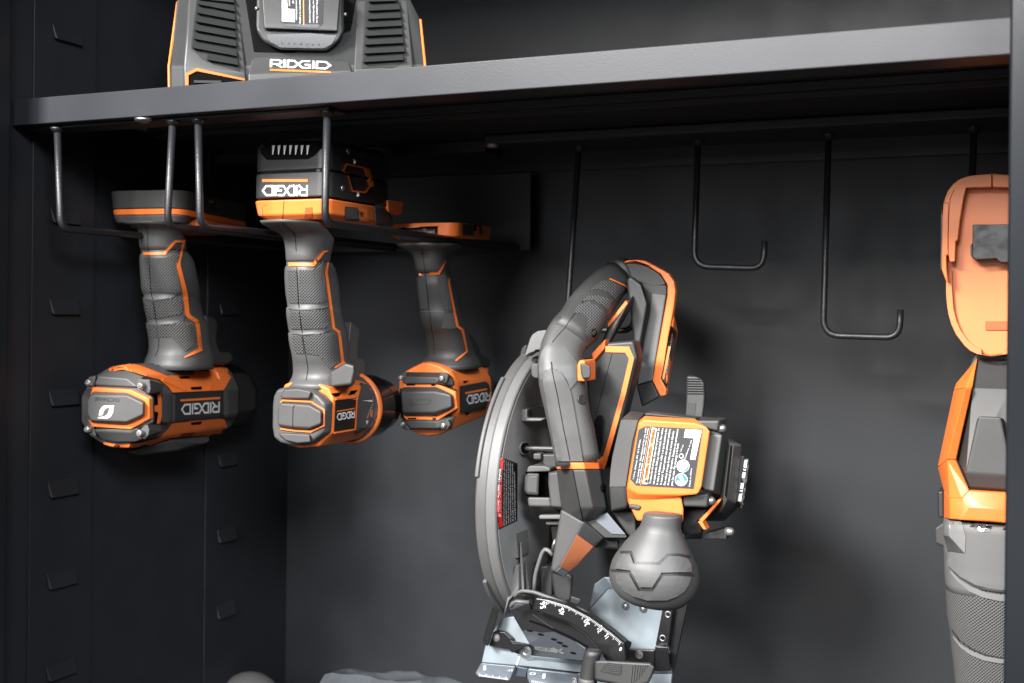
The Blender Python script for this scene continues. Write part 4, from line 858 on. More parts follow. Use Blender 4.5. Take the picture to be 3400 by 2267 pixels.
part('lower_bracket', flat(S, s3((1640, 1430), (1780, 1310), (2110, 1315), (2000, 1460), (1720, 1440)), 0.03, 0.03), CHAR, ts, 0.001)
part('lower_bracket_pad', flat(S, s3((1805, 1335), (1970, 1340), (1965, 1435), (1800, 1430)), 0.027, 0.006), DGREY, ts, 0.001)

# --- battery foot of the saw
G_ = s1((1055, 262), (1150, 133), (1330, 122), (1500, 182), (1650, 282), (1738, 420), (1738, 560), (1560, 1568)) + s8((420, 570), (520, 790), (290, 922), (215, 640)) + s1((1350, 1568), (1400, 1200), (1470, 850), (1480, 680), (1410, 420), (1250, 300))
def slabh(f_, L, d, t): return [S.pt(q, d + e) for q in f_(*L) for e in (0, t)]
ft = part('battery_foot', join(hull(slabh(s1, ((1390, 380), (1740, 425), (1741, 562), (1470, 700)), 0.106, 0.05)), hull(slabh(s1, ((1475, 660), (1741, 558), (1563, 1572), (1330, 1572)), 0.1062, 0.05)), hull(slabh(s8, ((270, -10), (502, -10), (423, 572), (213, 640)), 0.1064, 0.05)),
     hull(slabh(s8, ((213, 636), (423, 568), (524, 790), (290, 922)), 0.1066, 0.05)), hull(slabh(s1, ((1050, 264), (1150, 131), (1332, 120), (1502, 180), (1652, 280), (1741, 425), (1560, 460), (1400, 410)), 0.1058, 0.05))), CHAR, ts, 0.002)  # charcoal here also carries the shelf's shadow, put into the colour
O_ = s1((1150, 132), (1200, 95), (1340, 88), (1440, 100), (1560, 162), (1660, 215), (1760, 272), (1830, 380), (1850, 500), (1830, 700), (1760, 1080), (1690, 1568)) + s8((537, 545), (612, 690), (598, 770), (530, 785), (422, 575)) + s1((1563, 1568), (1741, 560), (1741, 420), (1652, 280), (1500, 180), (1332, 120))
orf = part('orange_rail', join(flat(S, O_, 0.103, 0.008), hpx(S, [(s1((1765, 1000), (1700, 1500)) + s8((540, 548), (612, 688), (598, 768)), 0.1055), (s1((1885, 1040),) + s8((748, 20), (662, 520), (622, 730)), 0.140), (s1((1835, 850), (1810, 700)), 0.109)])), ORANGE, ts, 0.002)
part('foot_side', flat(S, s1((1530, 530), (1725, 555), (1560, 1568)) + s8((425, 572), (218, 632)) + s1((1420, 1200), (1500, 800)), 0.1035, 0.01), MGREY, ts, 0.0015)  # paler plate: light on the lower face put into the grey
SO = Skin(S, [orf])
fl = part('foot_label', shell(SO, s1((1792, 960), (1872, 1050)) + s8((735, 60), (660, 480), (612, 672), (545, 540), (632, 0)), 0.0012, 0.0018), STICK, ts)
SL = Skin(S, [fl])
part('foot_label_bar', flatprint(SL, ([Vector((0, 0)), Vector((1, 0)), Vector((1, 1)), Vector((0, 1))], [(0, 1, 2, 3)]), s8((555, 540), (640, 110), (580, 568), (665, 130)), 0.0006), PEACH, ts)
part('foot_label_text', join(*[flatprint(SL, glyphs('to reduce the risk of injury user must read manual'), s8((590 + 16 * i, 600 + 20 * i), (680 + 22 * i, 0 + 20 * i), (598 + 16 * i, 603 + 20 * i), (688 + 22 * i, 2 + 20 * i)), 0.0006) for i in range(3)]), SILVER, ts)
part('handle_spine', hpx(S, [(s1((1250, 300), (1400, 420), (1480, 680), (1440, 900), (1350, 1400), (1300, 1200), (1340, 700), (1200, 350)), 0.085), (s1((1300, 300), (1470, 700), (1360, 1400)), 0.12)]), CHAR, ts, 0.004)

# --- motor
gear = part('motor_front_case', hpx(S, [(s4((405, 205), (640, 212), (560, 500), (500, 900), (470, 1110), (252, 1112), (262, 900), (290, 700)), -0.010), (s4((430, 190), (540, 95), (730, 122)), 0.016), (s4((250, 1115), (280, 1430), (490, 1385), (470, 1115)), -0.004), (s4((300, 800), (420, 230), (540, 120), (760, 140), (560, 1420), (290, 1430)), 0.075)]), DGREY, ts, 0.003)
SGr = Skin(S, [gear])
part('case_highlight', shell(SGr, s4((410, 215), (632, 220), (555, 500), (500, 880), (468, 1100), (258, 1102), (268, 900), (296, 700)), 0.0008, 0.002), GREY, ts, sharp=30)
can = part('motor_can', hpx(S, [(s4((700, 160), (1395, 200), (1590, 400), (1760, 408), (1650, 1170), (1430, 1200), (620, 1400)), 0.0), (s4((1855, 495), (1770, 1215)), 0.02), (s4((740, 100), (1700, 190), (1880, 520), (1770, 1300), (1550, 1560), (700, 1560)), 0.085)]), DGREY, ts, 0.003)
part('can_face', hpx(S, [(s4((1520, 470), (1600, 402), (1755, 412), (1642, 1168), (1510, 1145), (1440, 1060)), -0.004), (s4((1520, 470), (1760, 412), (1642, 1170), (1440, 1060)), 0.01)]), MGREY, ts, 0.002)
endc = part('motor_end_cap', hpx(S, [(s4((1870, 545), (1905, 560), (1820, 1270), (1790, 1215)), 0.004), (s4((2008, 550), (1930, 1325), (1730, 1440)), 0.018), (s4((1765, 410), (1860, 470), (2005, 545)), 0.03), (s4((1460, 1560), (1780, 1560), (1950, 1400), (2020, 700), (1990, 540)), 0.08)]), GREY, ts, 0.003)
part('end_cap_slot', hpx(S, [(s4((1862, 545), (1890, 560), (1815, 1265), (1785, 1215)), 0.0035)], [S.pt(s4(1840, 900), 0.012)]), BLACK, ts)
part('end_cap_trim', flat(S, s4((1735, 1268), (1720, 1300), (1490, 1568)) + s6((1640, 275), (1700, 390), (1660, 385), (1580, 270)) + s4((1425, 1568), (1700, 1275)), 0.006, 0.012), ORANGE, ts, 0.001)
lp = [S.pt(q, d) for q, d in zip(s4((2075, 740), (2000, 1385), (1950, 1310), (1990, 1080), (2040, 700), (2060, 685)), (0.055, 0.055, 0.02, 0.02, 0.02, 0.022))]
badge = part('end_badge', hull([p + Vector((e, 0, 0)) for e in (0, -0.004) for p in lp]), CHAR, ts, 0.0008)
bp0, bp1, bp2, bp3 = S.pt(s4(1985, 1340), 0.047), S.pt(s4(2062, 760), 0.047), S.pt(s4(1950, 1290), 0.022), S.pt(s4(2045, 690), 0.022)
def quad3(VF, a, b, c, d, nrm, t=0.0012):
    P = [a * ((1 - v.x) * (1 - v.y)) + b * (v.x * (1 - v.y)) + c * ((1 - v.x) * v.y) + d * (v.x * v.y) + nrm for v in VF[0]]
    return thicken(P, VF[1], [p - nrm.normalized() * t for p in P])
part('word_mark', quad3(LOGO, bp0, bp1, bp2, bp3, Vector((0.004, -0.002, 0)), 0.004), SILVER, ts)
ubar = [S.pt(q, d) for q, d in zip(s4((2082, 742), (2003, 1385), (1990, 1380), (2072, 745)), (0.056,) * 4)]
part('underline', hull([p + Vector((0, e, 0)) for e in (0, 0.003) for p in ubar]), ORANGE, ts)
for poly, sc_ in ((((1395, 215), (1720, 218), (1692, 378), (1372, 290)), (1752, 325)), (((1212, 1215), (1570, 1190), (1555, 1382), (1222, 1372)), (1605, 1285))):
    part('screw_post', flat(S, s4(*poly), -0.006, 0.03), DGREY, ts, 0.0025)
    c = S.pt(s4(*sc_), 0.003); part('screw', lathe(c - Vector((0.008, 0, 0)), (1, -0.12, 0), [(0.003, 0.0040), (0.008, 0.0040), (0.0105, 0.0034), (0.0118, 0.0018), (0.012, 0)], 20), STEEL, ts, smooth=True)
for q in ((1395, 450), (2020, 418)):
    c = S.pt(s6(*q), 0.03); part('screw', lathe(c - Vector((0.006, 0, 0)), (1, -0.15, 0), [(0.002, 0.0040), (0.006, 0.0040), (0.0085, 0.0034), (0.0098, 0.0018), (0.01, 0)], 20), STEEL, ts, smooth=True)
part('screw_post', flat(S, s6((1660, 455), (1960, 370), (1985, 385), (1985, 470), (1960, 520), (1660, 520)), 0.032, 0.02), CHAR, ts, 0.002)
part('lower_case', hpx(S, [(s6((1390, 110), (1720, 105), (1590, 280), (1640, 460), (1480, 480), (1380, 420)), 0.02), (s6((1300, 100), (1700, 110), (1640, 520), (1350, 520)), 0.08)]), CHAR, ts, 0.003)
part('lower_case', hpx(S, [(s6((440, 150), (760, 150), (770, 420), (700, 500), (640, 450)), 0.02), (s6((440, 150), (800, 150), (700, 520), (600, 460)), 0.08)]), DGREY, ts, 0.002)
pan = part('label_panel', hpx(S, [(s4((700, 215), (1385, 255), (1545, 312), (1588, 372), (1578, 440), (1490, 482), (1410, 1000), (1478, 1100), (1432, 1200), (1212, 1212), (640, 1200), (490, 1120), (640, 260)), -0.016), (s4((726, 162), (1395, 202), (1588, 372), (1478, 1105), (1215, 1230), (500, 1320), (478, 1110), (640, 230)), -0.006), (s4((760, 170), (1390, 210), (1200, 1200), (560, 1300)), 0.012)]), ORANGE, ts, 0.0015)
neck = part('knob_socket', hpx(S, [(s4((490, 1130), (1205, 1215), (1215, 1380), (1240, 1400), (1235, 1540), (1020, 1480), (820, 1480), (690, 1520), (620, 1560), (690, 1390), (505, 1330)), -0.010), (s4((520, 1150), (1200, 1230), (1235, 1500), (650, 1540)), 0.02)]), ORANGE, ts, 0.002)
part('socket_arch', rows_loft(S, [(v, l, r, 0.010) for v, l, r in rows_of(s4, [(1262, 900, 1000), (1290, 820, 1080), (1340, 740, 1160), (1400, 705, 1225), (1480, 690, 1235), (1540, 690, 1235)])], ratio=0.8, e=2.2), ORANGE, ts, smooth=True)
part('socket_lip', flat(S, s4((505, 1332), (600, 1340), (685, 1370), (640, 1430), (500, 1392)), -0.012, 0.01), DGREY, ts, 0.002)
SP = Skin(S, [pan])
st = part('warning_label', shell(SP, s4((640, 345), (735, 298), (1490, 338), (1372, 1132), (605, 1086), (530, 1005)), 0.0005, 0.001), SLATE, ts)
bar = s4((690, 1066), (757, 1068), (882, 328), (820, 316))
part('warning_band', shell(SP, bar, 0.0011, 0.001), WHITE, ts)
part('warning_band_fill', shell(SP, s4((704, 1054), (750, 1056), (868, 338), (828, 330)), 0.0015, 0.001), PEACH, ts)
ql = lambda x0, y0, x1, y1, hx, hy: s4((x0, y0), (x1, y1), (x0 - hx, y0 - hy), (x1 - hx, y1 - hy))
part('label_text', join(flatprint(SP, glyphs('WARNING'), s4((752, 985), (780, 815), (712, 985), (740, 815)), 0.0021), flatprint(SP, glyphs('AVERTISSEMENT'), s4((784, 795), (822, 555), (744, 795), (784, 550)), 0.0021), flatprint(SP, glyphs('ADVERTENCIA'), s4((828, 525), (862, 340), (792, 520), (826, 338)), 0.0021),
     flatprint(SP, ([Vector((0, 0)), Vector((1, 0)), Vector((.5, 1))], [(0, 1, 2)]), s4((752, 1052), (758, 1005), (712, 1050), (720, 1003)), 0.0021)), STICK, ts)
wl = ['To reduce the risk of injury, always wear eye protection. Do', 'not expose to rain. Hold saw with both hands. Pour reduire', 'le risque de blessures, veiller a ce que la personne lise', 'le manuel. Toujours porter une protection oculaire.', 'Para reducir el riesgo de lesiones, el usuario debe leer', 'el manual del operador. Siempre use proteccion', 'para los ojos. No exponga a la lluvia']
rows_ = [((795, 1065), (915, 325)), ((843, 1070), (965, 328)), ((890, 1075), (1015, 332)), ((940, 1078), (1062, 335)), ((990, 1082), (1110, 360)), ((1035, 1085), (1165, 340)), ((1085, 1090), (1170, 530))]
part('label_text', join(*[flatprint(SP, glyphs(t), s4((a[0] + 8, a[1]), (b[0] + 8, b[1]), (a[0] - 20, a[1] - 3), (b[0] - 20, b[1] - 3)), 0.0012) for t, (a, b) in zip(wl, rows_)]), WHITE, ts)
part('label_text', join(*[flatprint(SP, glyphs(t), s4((a[0] + 7, a[1]), (b[0] + 7, b[1]), (a[0] - 13, a[1] - 2), (b[0] - 13, b[1] - 2)), 0.0012) for t, a, b in
     (('7-1/4 in. (184mm), 18V  n0 3 700/min', (575, 1005), (665, 480)), ('Dry cutting only. Manufactured for use with', (618, 1055), (742, 320)), ('approved blades. Pour utiliser avec les lames', (648, 1058), (770, 325)), ('UL 2841 certified', (1200, 640), (1235, 550)), ('Conforms to std', (1255, 740), (1345, 490)), ('Made in China', (1320, 1100), (1345, 860)))]), WHITE, ts)
part('label_line', ribbon(SP, s4((668, 1085), (800, 300)), 1.6, 0.0012), PEACH, ts)
part('serial_label', shell(SP, s4((1262, 340), (1480, 352), (1393, 745), (1326, 742), (1376, 458), (1243, 450)), 0.0011, 0.001), WHITE, ts)
part('serial_text', flatprint(SP, glyphs('CS19405D160026'), s4((1386, 705), (1442, 402), (1362, 703), (1418, 398)), 0.0017), STICK, ts)
def disc(c, r, n=30): return [(c[0] + r * cos(2 * pi * k / n), c[1] + r * sin(2 * pi * k / n)) for k in range(n)]
for c in ((1208, 1010), (1232, 828)):
    part('safety_symbol', shell(SP, s4(disc(c, 84)), 0.0011, 0.001, 6), WHITE, ts); part('safety_symbol', shell(SP, s4(disc(c, 76)), 0.0015, 0.001, 6), BLUEP, ts)
part('safety_pictogram', shell(SP, s4((1165, 785), (1200, 770), (1270, 775), (1290, 800), (1285, 850), (1255, 882), (1200, 885), (1172, 850)), 0.0019, 0.001, 6), WHITE, ts)
part('safety_pictogram', join(shell(SP, s4((1180, 950), (1215, 960), (1245, 1005), (1228, 1050), (1270, 1020), (1265, 1060), (1200, 1075), (1150, 1040), (1165, 1020), (1195, 1035), (1205, 1010), (1175, 985)), 0.0019, 0.001, 6)), WHITE, ts)
part('approval_mark', ribbon(SP, s4(disc((1208, 695), 27, 16)), 2, 0.0012, closed=True), WHITE, ts)

# --- front knob
knob = part('front_knob', rows_loft(S, [(v, l, r, -0.022) for v, l, r in rows_of(s6, [(185, 880, 1385), (215, 858, 1378), (300, 842, 1368), (360, 818, 1362), (420, 770, 1380), (500, 690, 1420), (600, 605, 1470), (680, 548, 1505), (760, 490, 1545), (840, 448, 1580), (920, 425, 1600), (1000, 412, 1608), (1080, 415, 1600), (1160, 440, 1575), (1230, 480, 1540), (1290, 530, 1490), (1340, 600, 1440), (1385, 700, 1370), (1415, 820, 1290), (1430, 930, 1180)])], ratio=0.8, e=2.15, n=48), RUBBER, ts, smooth=True)
SK = Skin(S, [knob])
part('knob_groove', join(ribbon(SK, s6((555, 690), (695, 688), (748, 815), (765, 828), (1070, 838), (1190, 722), (1340, 724), (1490, 755)), 8, 0.0005), ribbon(SK, s6((430, 930), (682, 955), (805, 1185), (990, 1195), (1118, 990), (1300, 984), (1540, 1000)), 8, 0.0005)), CHAR, ts)
part('knob_band', shell(SK, s6((520, 800), (540, 745), (580, 714), (684, 708), (730, 835), (755, 852), (1078, 864), (1200, 748), (1340, 746), (1455, 775), (1500, 850), (1515, 958), (1300, 958), (1105, 965), (980, 1160), (815, 1155), (690, 935), (490, 910)), 0.0034, 0.006, 8), RUBBER, ts, sharp=30)
part('knob_base_band', shell(SK, s6((485, 955), (670, 978), (795, 1205), (990, 1215), (1130, 1010), (1300, 1005), (1500, 1022), (1480, 1110), (1410, 1215), (1320, 1280), (1180, 1335), (920, 1335), (720, 1280), (600, 1205), (510, 1090)), 0.0034, 0.006, 8), RUBBER, ts, sharp=30)

# --- shoe, brackets, bevel quadrant, clamp lever
D1 = 0.105
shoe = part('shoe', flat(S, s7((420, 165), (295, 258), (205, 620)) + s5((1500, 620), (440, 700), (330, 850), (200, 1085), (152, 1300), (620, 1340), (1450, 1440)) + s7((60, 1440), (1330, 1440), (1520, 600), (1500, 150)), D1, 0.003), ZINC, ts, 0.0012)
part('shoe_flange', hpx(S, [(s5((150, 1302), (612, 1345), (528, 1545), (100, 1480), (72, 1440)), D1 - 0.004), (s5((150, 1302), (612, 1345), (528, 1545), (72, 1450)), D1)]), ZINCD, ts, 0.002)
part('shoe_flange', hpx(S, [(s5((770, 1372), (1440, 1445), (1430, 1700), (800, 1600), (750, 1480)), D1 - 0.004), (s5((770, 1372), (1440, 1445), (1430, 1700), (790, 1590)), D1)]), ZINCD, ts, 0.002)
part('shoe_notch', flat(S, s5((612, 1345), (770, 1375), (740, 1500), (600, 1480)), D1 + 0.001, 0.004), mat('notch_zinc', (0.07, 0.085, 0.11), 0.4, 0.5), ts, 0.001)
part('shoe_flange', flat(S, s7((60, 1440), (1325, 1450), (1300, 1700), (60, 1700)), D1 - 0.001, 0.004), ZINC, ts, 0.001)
part('flange_line', flat(S, s5((650, 1215), (678, 1210), (630, 1335), (612, 1335)), D1 - 0.0008, 0.001), SILVER, ts)
part('scale_marks', join(*[flat(S, s5((120 + 22 * i, 1478 + 3.0 * i), (132 + 22 * i, 1480 + 3.0 * i), (134 + 22 * i, 1462 + 3.0 * i - (16 if i % 4 == 0 else 0)), (124 + 22 * i, 1461 + 3.0 * i - (16 if i % 4 == 0 else 0))), D1 - 0.0052, 0.0008) for i in range(18)]), SILVER, ts)
part('scale_marks', join(*[flat(S, s5((820 + 24 * i, 1560 + 5 * i), (830 + 24 * i, 1562 + 5 * i), (832 + 24 * i, 1535 + 5 * i), (822 + 24 * i, 1533 + 5 * i)), D1 - 0.0052, 0.0008) for i in range(14)]), SILVER, ts)
def label(fr, txt, q, d, m, par, t=0.0006):
    f = quadmap(q); V, F = glyphs(txt); P = [fr.pt(f(v.x, v.y), d) for v in V]
    return part('scale_figure', thicken(P, F, [p + Vector((0, t, 0)) for p in P]), m, par)
label(S, '1', s5((180, 1400), (215, 1400), (180, 1340), (215, 1340)), D1 - 0.0052, SILVER, ts)
label(S, '45', s5((500, 1420), (575, 1415), (500, 1390), (575, 1385)), D1 - 0.0052, SILVER, ts)
label(S, '0', s5((790, 1460), (880, 1462), (790, 1430), (880, 1432)), D1 - 0.0052, SILVER, ts)
label(S, '1', s5((960, 1510), (1000, 1510), (970, 1445), (1010, 1445)), D1 - 0.0052, SILVER, ts)
label(S, '2', s5((1360, 1560), (1420, 1560), (1360, 1500), (1420, 1500)), D1 - 0.0052, SILVER, ts)
for q in ((710, 545), (945, 580)):
    part('rivet', lathe(S.pt(s7(*q), D1), (0, -1, 0), [(0, 0.0042), (0.0015, 0.004), (0.003, 0.0026), (0.0035, 0)], 20), STEEL, ts, smooth=True)
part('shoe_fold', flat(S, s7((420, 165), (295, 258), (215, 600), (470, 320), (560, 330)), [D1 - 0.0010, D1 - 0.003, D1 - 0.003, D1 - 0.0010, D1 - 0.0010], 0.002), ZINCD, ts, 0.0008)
br = part('bracket', flat(S, s5((330, 880), (460, 890), (560, 985), (545, 1130), (245, 1082), (300, 900)), D1 - 0.008, 0.006), ANOD, ts, 0.0015)
part('depth_arm', hpx(S, [(s5((310, 545), (350, 520), (385, 525), (370, 690), (300, 880), (240, 1085), (180, 1050), (170, 1000), (205, 850)), D1 - 0.018), (s5((330, 540), (385, 560), (250, 1080), (190, 1000)), D1 - 0.010)]), ANOD, ts, 0.002)
part('bracket', flat(S, s7((690, 1118), (1095, 1132), (1095, 1420), (1000, 1420), (1010, 1305), (720, 1290)), D1 - 0.008, 0.006), ANOD, ts, 0.0015)
part('side_bracket', flat(S, s7((1200, 560), (1345, 560), (1275, 1085), (1100, 1080)), D1 - 0.012, 0.004), ANOD, ts, 0.0015)
part('side_bracket', flat(S, s7((1395, 480), (1530, 540), (1340, 1440), (1290, 1250), (1285, 1085), (1345, 600)), D1 - 0.004, 0.003), ANOD, ts, 0.001)
part('side_bracket', hpx(S, [(s7((1100, 1080), (1275, 1088), (1278, 1130), (1105, 1120)), D1 - 0.020), (s7((1110, 1250), (1295, 1255), (1310, 1410), (1100, 1412)), D1 - 0.010), (s7((1100, 1080), (1290, 1250), (1310, 1412), (1100, 1412)), D1 - 0.004)]), ANOD, ts, 0.002)
for q in ((1272, 660), (1200, 975)):
    part('pin', lathe(S.pt(s7(*q), D1 - 0.012), (0, -1, 0), [(0, 0.0035), (0.0004, 0.0035), (0.0005, 0.0022), (-0.0005, 0.002), (-0.0005, 0)], 18), STEELD, ts, smooth=True)
for f, q in ((s5, (350, 965)), (s7, (890, 1192))):
    c = S.pt(f(*q), D1 - 0.008); part('bolt', join(lathe(c, (0, -1, 0), [(0, 0.0042), (0.0006, 0.0042), (0.0007, 0.0033), (0.0016, 0.0031), (0.0017, 0.0022), (0.0024, 0.002), (0.0028, 0)], 20)), STEEL, ts, sharp=30)
plate = part('quadrant_plate', flat(S, s5((520, 590), (560, 520), (790, 500), (800, 620), (1060, 800), (1330, 950), (1545, 1112), (1500, 1282), (640, 1192), (560, 1160), (530, 1120), (790, 1060), (700, 900)), 0.045, 0.004), mat('grey_phosphate_plate', (0.050, 0.057, 0.066), 0.36, 0.4, bump=0.1), ts, 0.0012)
part('quadrant_plate', flat(S, s5((500, 560), (590, 380), (830, 420), (830, 640), (1060, 800), (760, 600), (800, 1060), (690, 840)), 0.048, 0.004), ANOD, ts, 0.001)
part('quadrant_plate', flat(S, s5((822, 600), (1050, 670), (1300, 760), (1530, 905), (1720, 1110), (1560, 1118), (1330, 962), (1060, 812), (800, 630)), 0.0446, 0.002), ANOD, ts, 0.0006)
part('quadrant_plate', flat(S, s5((530, 600), (790, 510), (830, 650), (1040, 800), (1180, 880), (960, 900), (740, 860), (690, 880)), 0.0444, 0.001), ANOD, ts, 0.0004)  # blackens the upper half: a dark reflection put into the colour
inner = s5((822, 605), (1050, 685), (1300, 775), (1530, 925), (1700, 1110), (1800, 1290), (2080, 1305), (2060, 1040), (1900, 905), (1600, 690), (1300, 535), (1045, 458), (862, 428))
qd = part('bevel_scale', flat(S, inner, 0.028, 0.014), ANOD, ts, 0.0025)
part('bevel_scale_rim', tube([S.pt(q, 0.036) for q in resample(s5((590, 420), (640, 365), (700, 345), (850, 362), (1100, 450), (1500, 610), (1800, 810), (2060, 1020)), 8, False)], 0.0020, 10), CAST, ts, smooth=True)
part('bevel_scale_rim', tube([S.pt(q, 0.026) for q in s5((540, 560), (570, 510), (620, 485), (790, 500))], 0.0021, 10), CAST, ts, smooth=True)
part('slot_edge', flat(S, s5((790, 735), (1000, 800), (1330, 945), (1560, 1080), (1560, 1100), (1320, 975), (990, 825), (785, 752)), 0.043, 0.001), BLACK, ts)
tk = []; ae = resample(s5((1030, 470), (1300, 550), (1600, 705), (1880, 910), (2040, 1050)), 1.0, False)
for i in range(57):
    j = int((len(ae) - 2) * i / 56 * 0.97); p = Vector(ae[j]); t = (Vector(ae[j + 1]) - p).normalized(); n = Vector((-t.y, t.x)); L = 17 if i in (0, 11, 26, 41) else (13 if i % 5 == 1 else 7.5); s_ = t * 0.55
    tk.append(flat(S, [tuple(p + s_), tuple(p + n * L + s_), tuple(p + n * L - s_), tuple(p - s_)], 0.0274, 0.0004))
part('bevel_ticks', join(*tk), WHITE, ts)
for t, q in (('56', ((1008, 572), (1000, 482), (935, 590), (927, 500))), ('45', ((1262, 655), (1240, 568), (1198, 678), (1178, 592))), ('30', ((1592, 790), (1568, 710), (1530, 822), (1508, 742))), ('22.5', ((1740, 880), (1755, 790), (1700, 915), (1690, 850))), ('15', ((1845, 950), (1835, 900), (1800, 990), (1790, 940))), ('0', ((2020, 1130), (2020, 1090), (1985, 1150), (1985, 1105)))):
    label(S, t, s5(*q), 0.0274, WHITE, ts, 0.0004)
part('pivot_ear', hpx(S, [(s5((520, 1060), (560, 1040), (790, 1050), (800, 1060), (700, 1090), (560, 1170), (525, 1120)), 0.030), (s5((520, 1000), (790, 1050), (540, 1150)), 0.045)]), ANOD, ts, 0.001)
part('pivot_screw', lathe(S.pt(s5(740, 1148), 0.040), (0.05, -1, -0.12), [(0, 0.0066), (0.001, 0.0066), (0.0014, 0.0058), (0.0016, 0.003), (0.0008, 0.002), (0.0008, 0)], 28), STEEL, ts, sharp=30)
SQ = Skin(S, [plate])
for q in ((795, 875), (940, 925), (1115, 990), (1195, 1035), (1260, 1078), (1372, 1172)):
    part('plate_hole', shell(SQ, s5([(q[0] + 42 * cos(a) , q[1] + 16 * sin(a) + 8 * cos(a)) for a in [2 * pi * k / 14 for k in range(14)]]), 0.0005, 0.001, 6), BLACK, ts)
part('series_mark', join(shell(SQ, s5((862, 1085), (1060, 1110), (1110, 1105), (1160, 1150), (1120, 1165), (860, 1128)), 0.0005, 0.001), ribbon(SQ, s5((1100, 1108), (1245, 1180)), 6, 0.0007), ribbon(SQ, s5((1230, 1118), (1130, 1168)), 5, 0.0007)), STEELD, ts)
label(S, 'GEN5', s5((880, 1118), (1070, 1140), (880, 1092), (1070, 1112)), 0.0438, SLATE, ts)
part('foot_strip', part_ := flat(S, s5((620, 1195), (1500, 1285), (1480, 1330), (900, 1260), (760, 1270)), D1 - 0.0009, 0.001), ZINCD, ts)
part('stop_knob', lathe(S.pt(s7(690, 1040), 0.05), (1, 0, -0.15), [(-0.004, 0.0034), (0.005, 0.0037), (0.0066, 0.003), (0.007, 0)], 20), DGREY, ts, smooth=True)
cl = rows_loft(S, [(v, l, r, 0.012) for v, l, r in rows_of(s5, [(1120, 1570, 1690), (1140, 1540, 1760), (1200, 1515, 1740), (1350, 1485, 1700), (1500, 1455, 1690), (1640, 1440, 1690)])], ratio=0.9, e=2.2)
part('clamp_hub', cl, CHAR, ts, smooth=True)
part('clamp_cap', rows_loft(S, [(v, l, r, 0.012) for v, l, r in rows_of(s5, [(1500, 1452, 1688), (1530, 1450, 1690), (1600, 1446, 1690)])], ratio=1.05, e=2.1), CAST, ts, smooth=True)
lev = part('clamp_lever', hpx(S, [(s7((300, 1275), (365, 1262), (700, 1312), (1045, 1300), (1100, 1360), (1062, 1490), (1010, 1580), (800, 1640), (300, 1530)), -0.004), (s7((300, 1290), (700, 1318), (1050, 1305), (1100, 1370), (1000, 1590), (300, 1540)), 0.012)]), DGREY, ts, 0.003, 3)
SLv = Skin(S, [lev])
part('lever_pad', shell(SLv, s7((470, 1295), (660, 1325), (650, 1450), (610, 1472), (370, 1415), (440, 1320)), 0.0006, 0.001), CHAR, ts)
part('lever_ribs', join(*[ribbon(SLv, s7((450 - 12 * i, 1318 + 24 * i), (640, 1342 + 24 * i)), 1.6, 0.0012) for i in range(5)], *[ribbon(SLv, s7((800 + 34 * i, 1330), (775 + 34 * i, 1568 - 6 * i * i)), 1.6, 0.0012) for i in range(8)]), GREY, ts)
# --- depth lever beside the motor
dlv = part('depth_lever', hpx(S, [(s8((878, 515), (1000, 515), (1070, 545), (1110, 610), (1120, 760), (1112, 900), (1090, 1085), (868, 1040), (880, 850), (885, 740)), 0.09), (s8((900, 500), (1080, 550), (1135, 620), (1145, 760), (1100, 1080)), 0.105)]), DGREY, ts, 0.002)
SDv = Skin(S, [dlv])
part('thumb_ribs', join(*[ribbon(SDv, s8((885, 550 + 33 * i), (1060 + min(40, 14 * i), 552 + 33 * i)), 2.6, 0.0008) for i in range(7)]), BLACK, ts)
part('lever_step', shell(SDv, s8((882, 865), (1000, 875), (985, 1050), (870, 1035)), 0.0006), CHAR, ts)
part('case_ridge', flat(S, s4((735, 122), (1400, 195), (1390, 205), (725, 150)), -0.002, 0.02), DGREY, ts, 0.001)
# ------------------------------------------------------------------ charger on the shelf with a battery docked in it
H = Frame(985, 200, 1.02, yaw=38)
tch = thing('battery_charger', H, 'wide grey battery charger with louvred wings and orange trim standing on the shelf', 'charger')
h1, h2 = zoom(540, 0), zoom(900, 0)
zt = ZT - H.O.z + 0.0002
def low(q, d): p = H.pt(q, d); return Vector((p.x, d, zt))
bodyc = part('charger_body', hpx(H, [([h1(205, -120), h1(202, 0), h2(1838, 40), h2(1790, -120)], 0.040), ([h1(85, 880), h2(2045, 860)], 0.004), ([h2(1985, 260)], 0.030)],
     [low(h1(95, 1000), 0.004), low(h2(2060, 1000), 0.004), low(h1(95, 1000), 0.115), low(h2(2050, 1000), 0.115)] + [H.pt(q, 0.115) for q in (h1(330, -100), h2(1750, -100), h1(150, 500), h2(1990, 500))]), CHAR, tch, 0.002)
wl_ = part('charger_wing', hpx(H, [([h1(345, -100), h1(1000, -100)], 0.040), ([h1(1115, 985), h1(1030, 960), h1(280, 868)], -0.004), ([h1(320, 380)], 0.012)], [H.pt(q, 0.06) for q in (h1(345, -100), h1(1000, -100))] + [low(h1(290, 900), 0.0), low(h1(1140, 1000), 0.0), low(h1(290, 900), 0.06), low(h1(1140, 1000), 0.06)]), CHGR, tch, 0.0025)
wr_ = part('charger_wing', hpx(H, [([h2(1150, -100), h2(1800, -100)], 0.040), ([h2(1100, 930), h2(1888, 870), h2(1205, 930)], -0.002), ([h2(1115, 680)], 0.006)], [H.pt(q, 0.06) for q in (h2(1150, -100), h2(1800, -100))] + [low(h2(1095, 950), 0.0), low(h2(1900, 920), 0.0), low(h2(1095, 950), 0.06), low(h2(1900, 920), 0.06)]), CHGR, tch, 0.0025)
